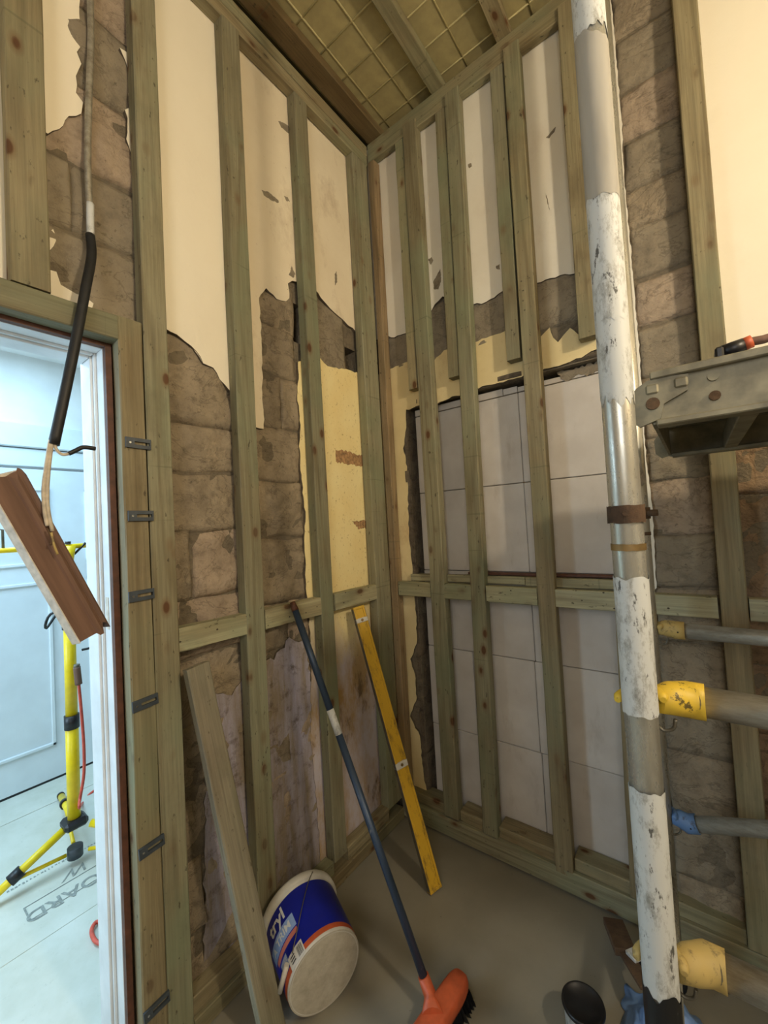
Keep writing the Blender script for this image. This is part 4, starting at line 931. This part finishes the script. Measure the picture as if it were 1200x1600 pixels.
# ---- braces hooked on with claws
def brace(label, a, b, r, pole, mat, hook=None, cl_len=0.075, drop=0.0):
    """a: tube start near pole, b: far end; pole: (x,y,z) axis point it hooks on"""
    a, b, pole = Vector(a), Vector(b), Vector(pole)
    e = empty('scaffold_brace', a, label, 'brace', 'scaffold braces')
    d = (b-a).normalized()
    tube('tube', [a-d*0.01, b], r, 'brace', e, 22)
    s0 = a+d*0.012; tw_ = (pole-a)
    # claw body: socket sleeve tapering to a forked jaw around the pole
    tube('claw', [s0, a-d*0.012, a.lerp(pole, 0.45)+Vector((0, 0, 0.004)), a.lerp(pole, 0.72)], r, mat, e, 20, radii=[r+0.0045, r+0.005, r+0.002, r*0.8])
    ang0 = math.atan2(a.y-pole.y, a.x-pole.x)
    arc = [pole+Vector((math.cos(ang0+t)*(R0+0.0085), math.sin(ang0+t)*(R0+0.0085), 0.010*math.cos(t))) for t in [math.radians(x_) for x_ in range(-45, 136, 15)]]
    tube('jaw', arc, 0.007, mat, e, 10, radii=[0.005]+[0.0085]*(len(arc)-2)+[0.005])
    ht = a.lerp(pole, 0.55)+Vector((0, 0, -r-0.004)); u_ = d.cross(Vector((0, 0, 1)))
    tube('trigger', bez([ht+d*0.012, ht+Vector((0, 0, -0.016))+d*0.008, ht+Vector((0, 0, -0.022))-d*0.006, ht+Vector((0, 0, -0.012))-d*0.016], 5), 0.0028, 'dark_alu', e, 8)
    for s in (0.0, 0.016): 
        pz = a-d*(0.004+s)+u_*(r+0.0045); tube('rivet', [pz-u_*0.001, pz+u_*0.0015], 0.0022, 'black_plastic', e, 8)
    return e
def hbrace(label, px, py, y, r, pole_xy, dz, mat, slope=0.0):
    a = onY(px, py, y); brace(label, a, a+Vector((1.3, 0, 1.3*slope)), r, (pole_xy[0], pole_xy[1], a.z+dz), mat)
hbrace('horizontal brace with faded yellow claw hooked to the far upright just under the nogging', 1062, 985, -0.150, 0.0215, (FPx, FPy), 0.004, 'claw_faded')
hbrace('horizontal brace with bright chipped yellow claw hooked to the near upright', 1088, 1095, -0.790, 0.0245, (NPx, NPy), 0.012, 'claw_yellow')
hbrace('rising diagonal brace with blue claw hooked to the far upright', 1082, 1287, -0.150, 0.0215, (FPx, FPy), 0.012, 'claw_blue', 0.30)
hbrace('lowest horizontal brace with dull yellow claw on the near upright near the floor', 1120, 1512, -0.790, 0.0245, (NPx, NPy), 0.022, 'claw_faded')

# ---- blue sheet crumpled at the castor
cx_, cy_ = 1.10, -0.335
vs, fs = [], []; nn_ = 26
for i in range(nn_+1):
    for j in range(nn_+1):
        a, b = i/nn_-0.5, j/nn_-0.5
        x_ = cx_+0.02+a*0.27; y_ = cy_+b*0.24; rr_ = math.hypot(a, b)*2
        n0 = abs(noise.noise(Vector((x_*14, y_*14, 0.3))))+0.5*abs(noise.noise(Vector((x_*30, y_*30, 2))))
        x_ += 0.02*noise.noise(Vector((a*6, b*6, 5))); y_ += 0.02*noise.noise(Vector((a*6, b*6, 9)))
        vs.append((x_, y_, 0.003+max(0.0, (1-rr_**2.2))*(0.06+0.09*n0)))
for i in range(nn_):
    for j in range(nn_): q = i*(nn_+1)+j; fs.append((q, q+1, q+nn_+2, q+nn_+1))
bs = pd_obj('plastic_sheet', vs, fs, 'blue_sheet', None, smooth=True)
md = bs.modifiers.new('thick', 'SOLIDIFY'); md.thickness = 0.002
tag(bs, 'crumpled blue plastic sheet on the floor around the foot of the scaffold', 'sheet')

# ---- scaffold platform
dk = empty('scaffold_platform', (1.9, -0.48, 1.60), 'dull aluminium scaffold platform hooked beside the taped upright', 'platform')
Y0, Y1, ZB, ZT = -0.775, -0.20, 1.603, 1.688
XL, XR = 1.195, 2.72
bm = bmesh.new()
box_bm(bm, XL, XR, Y0, Y0+0.006, ZB, ZT); box_bm(bm, XL, XR, Y0-0.012, Y0+0.03, ZT-0.006, ZT+0.008, 0.002); box_bm(bm, XL+0.005, XR, Y0-0.010, Y0+0.028, ZB-0.004, ZB+0.007, 0.002)
bm_obj('side_beam', bm, 'deck_metal', dk)
bm = bmesh.new(); box_bm(bm, XL, XR, Y1-0.006, Y1, ZB, ZT); box_bm(bm, XL, XR, Y1-0.03, Y1+0.012, ZT-0.006, ZT+0.008, 0.002); box_bm(bm, XL+0.005, XR, Y1-0.028, Y1+0.010, ZB-0.004, ZB+0.007, 0.002)
bm_obj('side_beam', bm, 'deck_metal', dk)
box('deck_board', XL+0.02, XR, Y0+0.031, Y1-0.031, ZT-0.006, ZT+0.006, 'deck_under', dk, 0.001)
for x in (1.315, 1.72, 2.13, 2.5): box('cross_rib', x, x+0.028, Y0+0.006, Y1-0.006, ZB+0.002, ZB+0.045, 'deck_metal', dk, 0.002)
box('end_plate', XL-0.003, XL+0.003, Y0, Y1, ZB+0.004, ZT-0.004, 'deck_metal', dk)
for yy in (Y0+0.004, Y1-0.004):
    s = -1 if yy < -0.5 else 1
    # hook casting: stepped plate over the end rung
    prof = [(XL+0.055, ZT-0.020), (XL+0.052, ZT-0.036), (XL+0.018, ZT-0.052), (XL+0.012, ZB+0.008), (XL-0.020, ZB-0.002), (XL-0.034, ZB+0.012), (XL-0.036, ZT-0.032), (XL-0.022, ZT-0.016), (XL-0.004, ZT-0.006), (XL+0.03, ZT-0.006), (XL+0.055, ZT-0.008)]
    bmh = bmesh.new(); fH = bmh.faces.new([bmh.verts.new((x_, yy+s*0.004, z_)) for x_, z_ in prof]); rH = bmesh.ops.extrude_face_region(bmh, geom=[fH])
    for v in [g for g in rH['geom'] if isinstance(g, bmesh.types.BMVert)]: v.co.y += s*0.008
    bmesh.ops.triangulate(bmh, faces=[f for f in bmh.faces if len(f.verts) > 4])
    hk = bm_obj('hook_plate', bmh, 'deck_metal', dk)
    tube('pin', [(XL+0.002, yy+s*0.010, ZB+0.036), (XL+0.002, yy+s*0.017, ZB+0.036)], 0.0105, 'rust', hk, 16)
    for (x_, z_) in ((XL+0.002, ZT-0.022), (XL+0.044, ZT-0.020)): box('lug', x_-0.010, x_+0.010, min(yy+s*0.009, yy+s*0.015), max(yy+s*0.009, yy+s*0.015), z_-0.010, z_+0.008, 'deck_metal', hk, 0.003)
for (x_, z_) in ((1.283, ZT-0.020), (1.283, ZB+0.032), (1.45, ZT-0.020), (1.45, ZB+0.032), (1.40, ZT-0.03)):
    tube('rivet', [(x_, Y0+0.001, z_), (x_, Y0-0.004, z_)], 0.008, 'rust' if z_ < 1.65 else 'deck_metal', dk, 14)
# things lying on it
h0 = Vector((1.325, -0.50, ZT+0.006))
def ondeck(px, py, y=-0.50): return onY(px, py, y)
tl = empty('power_tool', ondeck(1150, 545), 'black power tool cord grip with orange collar lying on the platform', 'tool')
pts = [ondeck(1128, 550), ondeck(1146, 545), ondeck(1163, 538)]
tube('grip', pts, 0.014, 'black_plastic', tl, 18, radii=[0.0135, 0.0155, 0.014])
tube('orange_collar', [ondeck(1161, 539), ondeck(1175, 533)], 0.0135, 'orange', tl, 18)
tube('cord', bez([ondeck(1173, 534), ondeck(1190, 531), ondeck(1215, 527), ondeck(1260, 545)], 6), 0.009, 'moulding', tl, 12)
box('switch_block', ondeck(1117, 560).x, ondeck(1131, 556).x, -0.52, -0.47, ZT+0.006, ondeck(1120, 546).z, 'black_plastic', tl, 0.004)
vs, fs = [], []; nn_ = 16; cc = ondeck(1190, 550, -0.37)
for i in range(nn_+1):
    for j in range(nn_+1):
        a, b = i/nn_-0.5, j/nn_-0.5; rr_ = math.hypot(a, b)*2
        vs.append((cc.x+0.01+a*0.22, cc.y+b*0.18, ZT+0.007+max(0, 1-rr_**2)*(0.05+0.02*noise.noise(Vector((a*5, b*5, 1))))))
for i in range(nn_):
    for j in range(nn_): q = i*(nn_+1)+j; fs.append((q, q+1, q+nn_+2, q+nn_+1))
rg = pd_obj('dust_sheet', vs, fs, 'paper', None, smooth=True); md = rg.modifiers.new('thick', 'SOLIDIFY'); md.thickness = 0.002
tag(rg, 'white folded dust sheet lying on the scaffold platform', 'sheet')
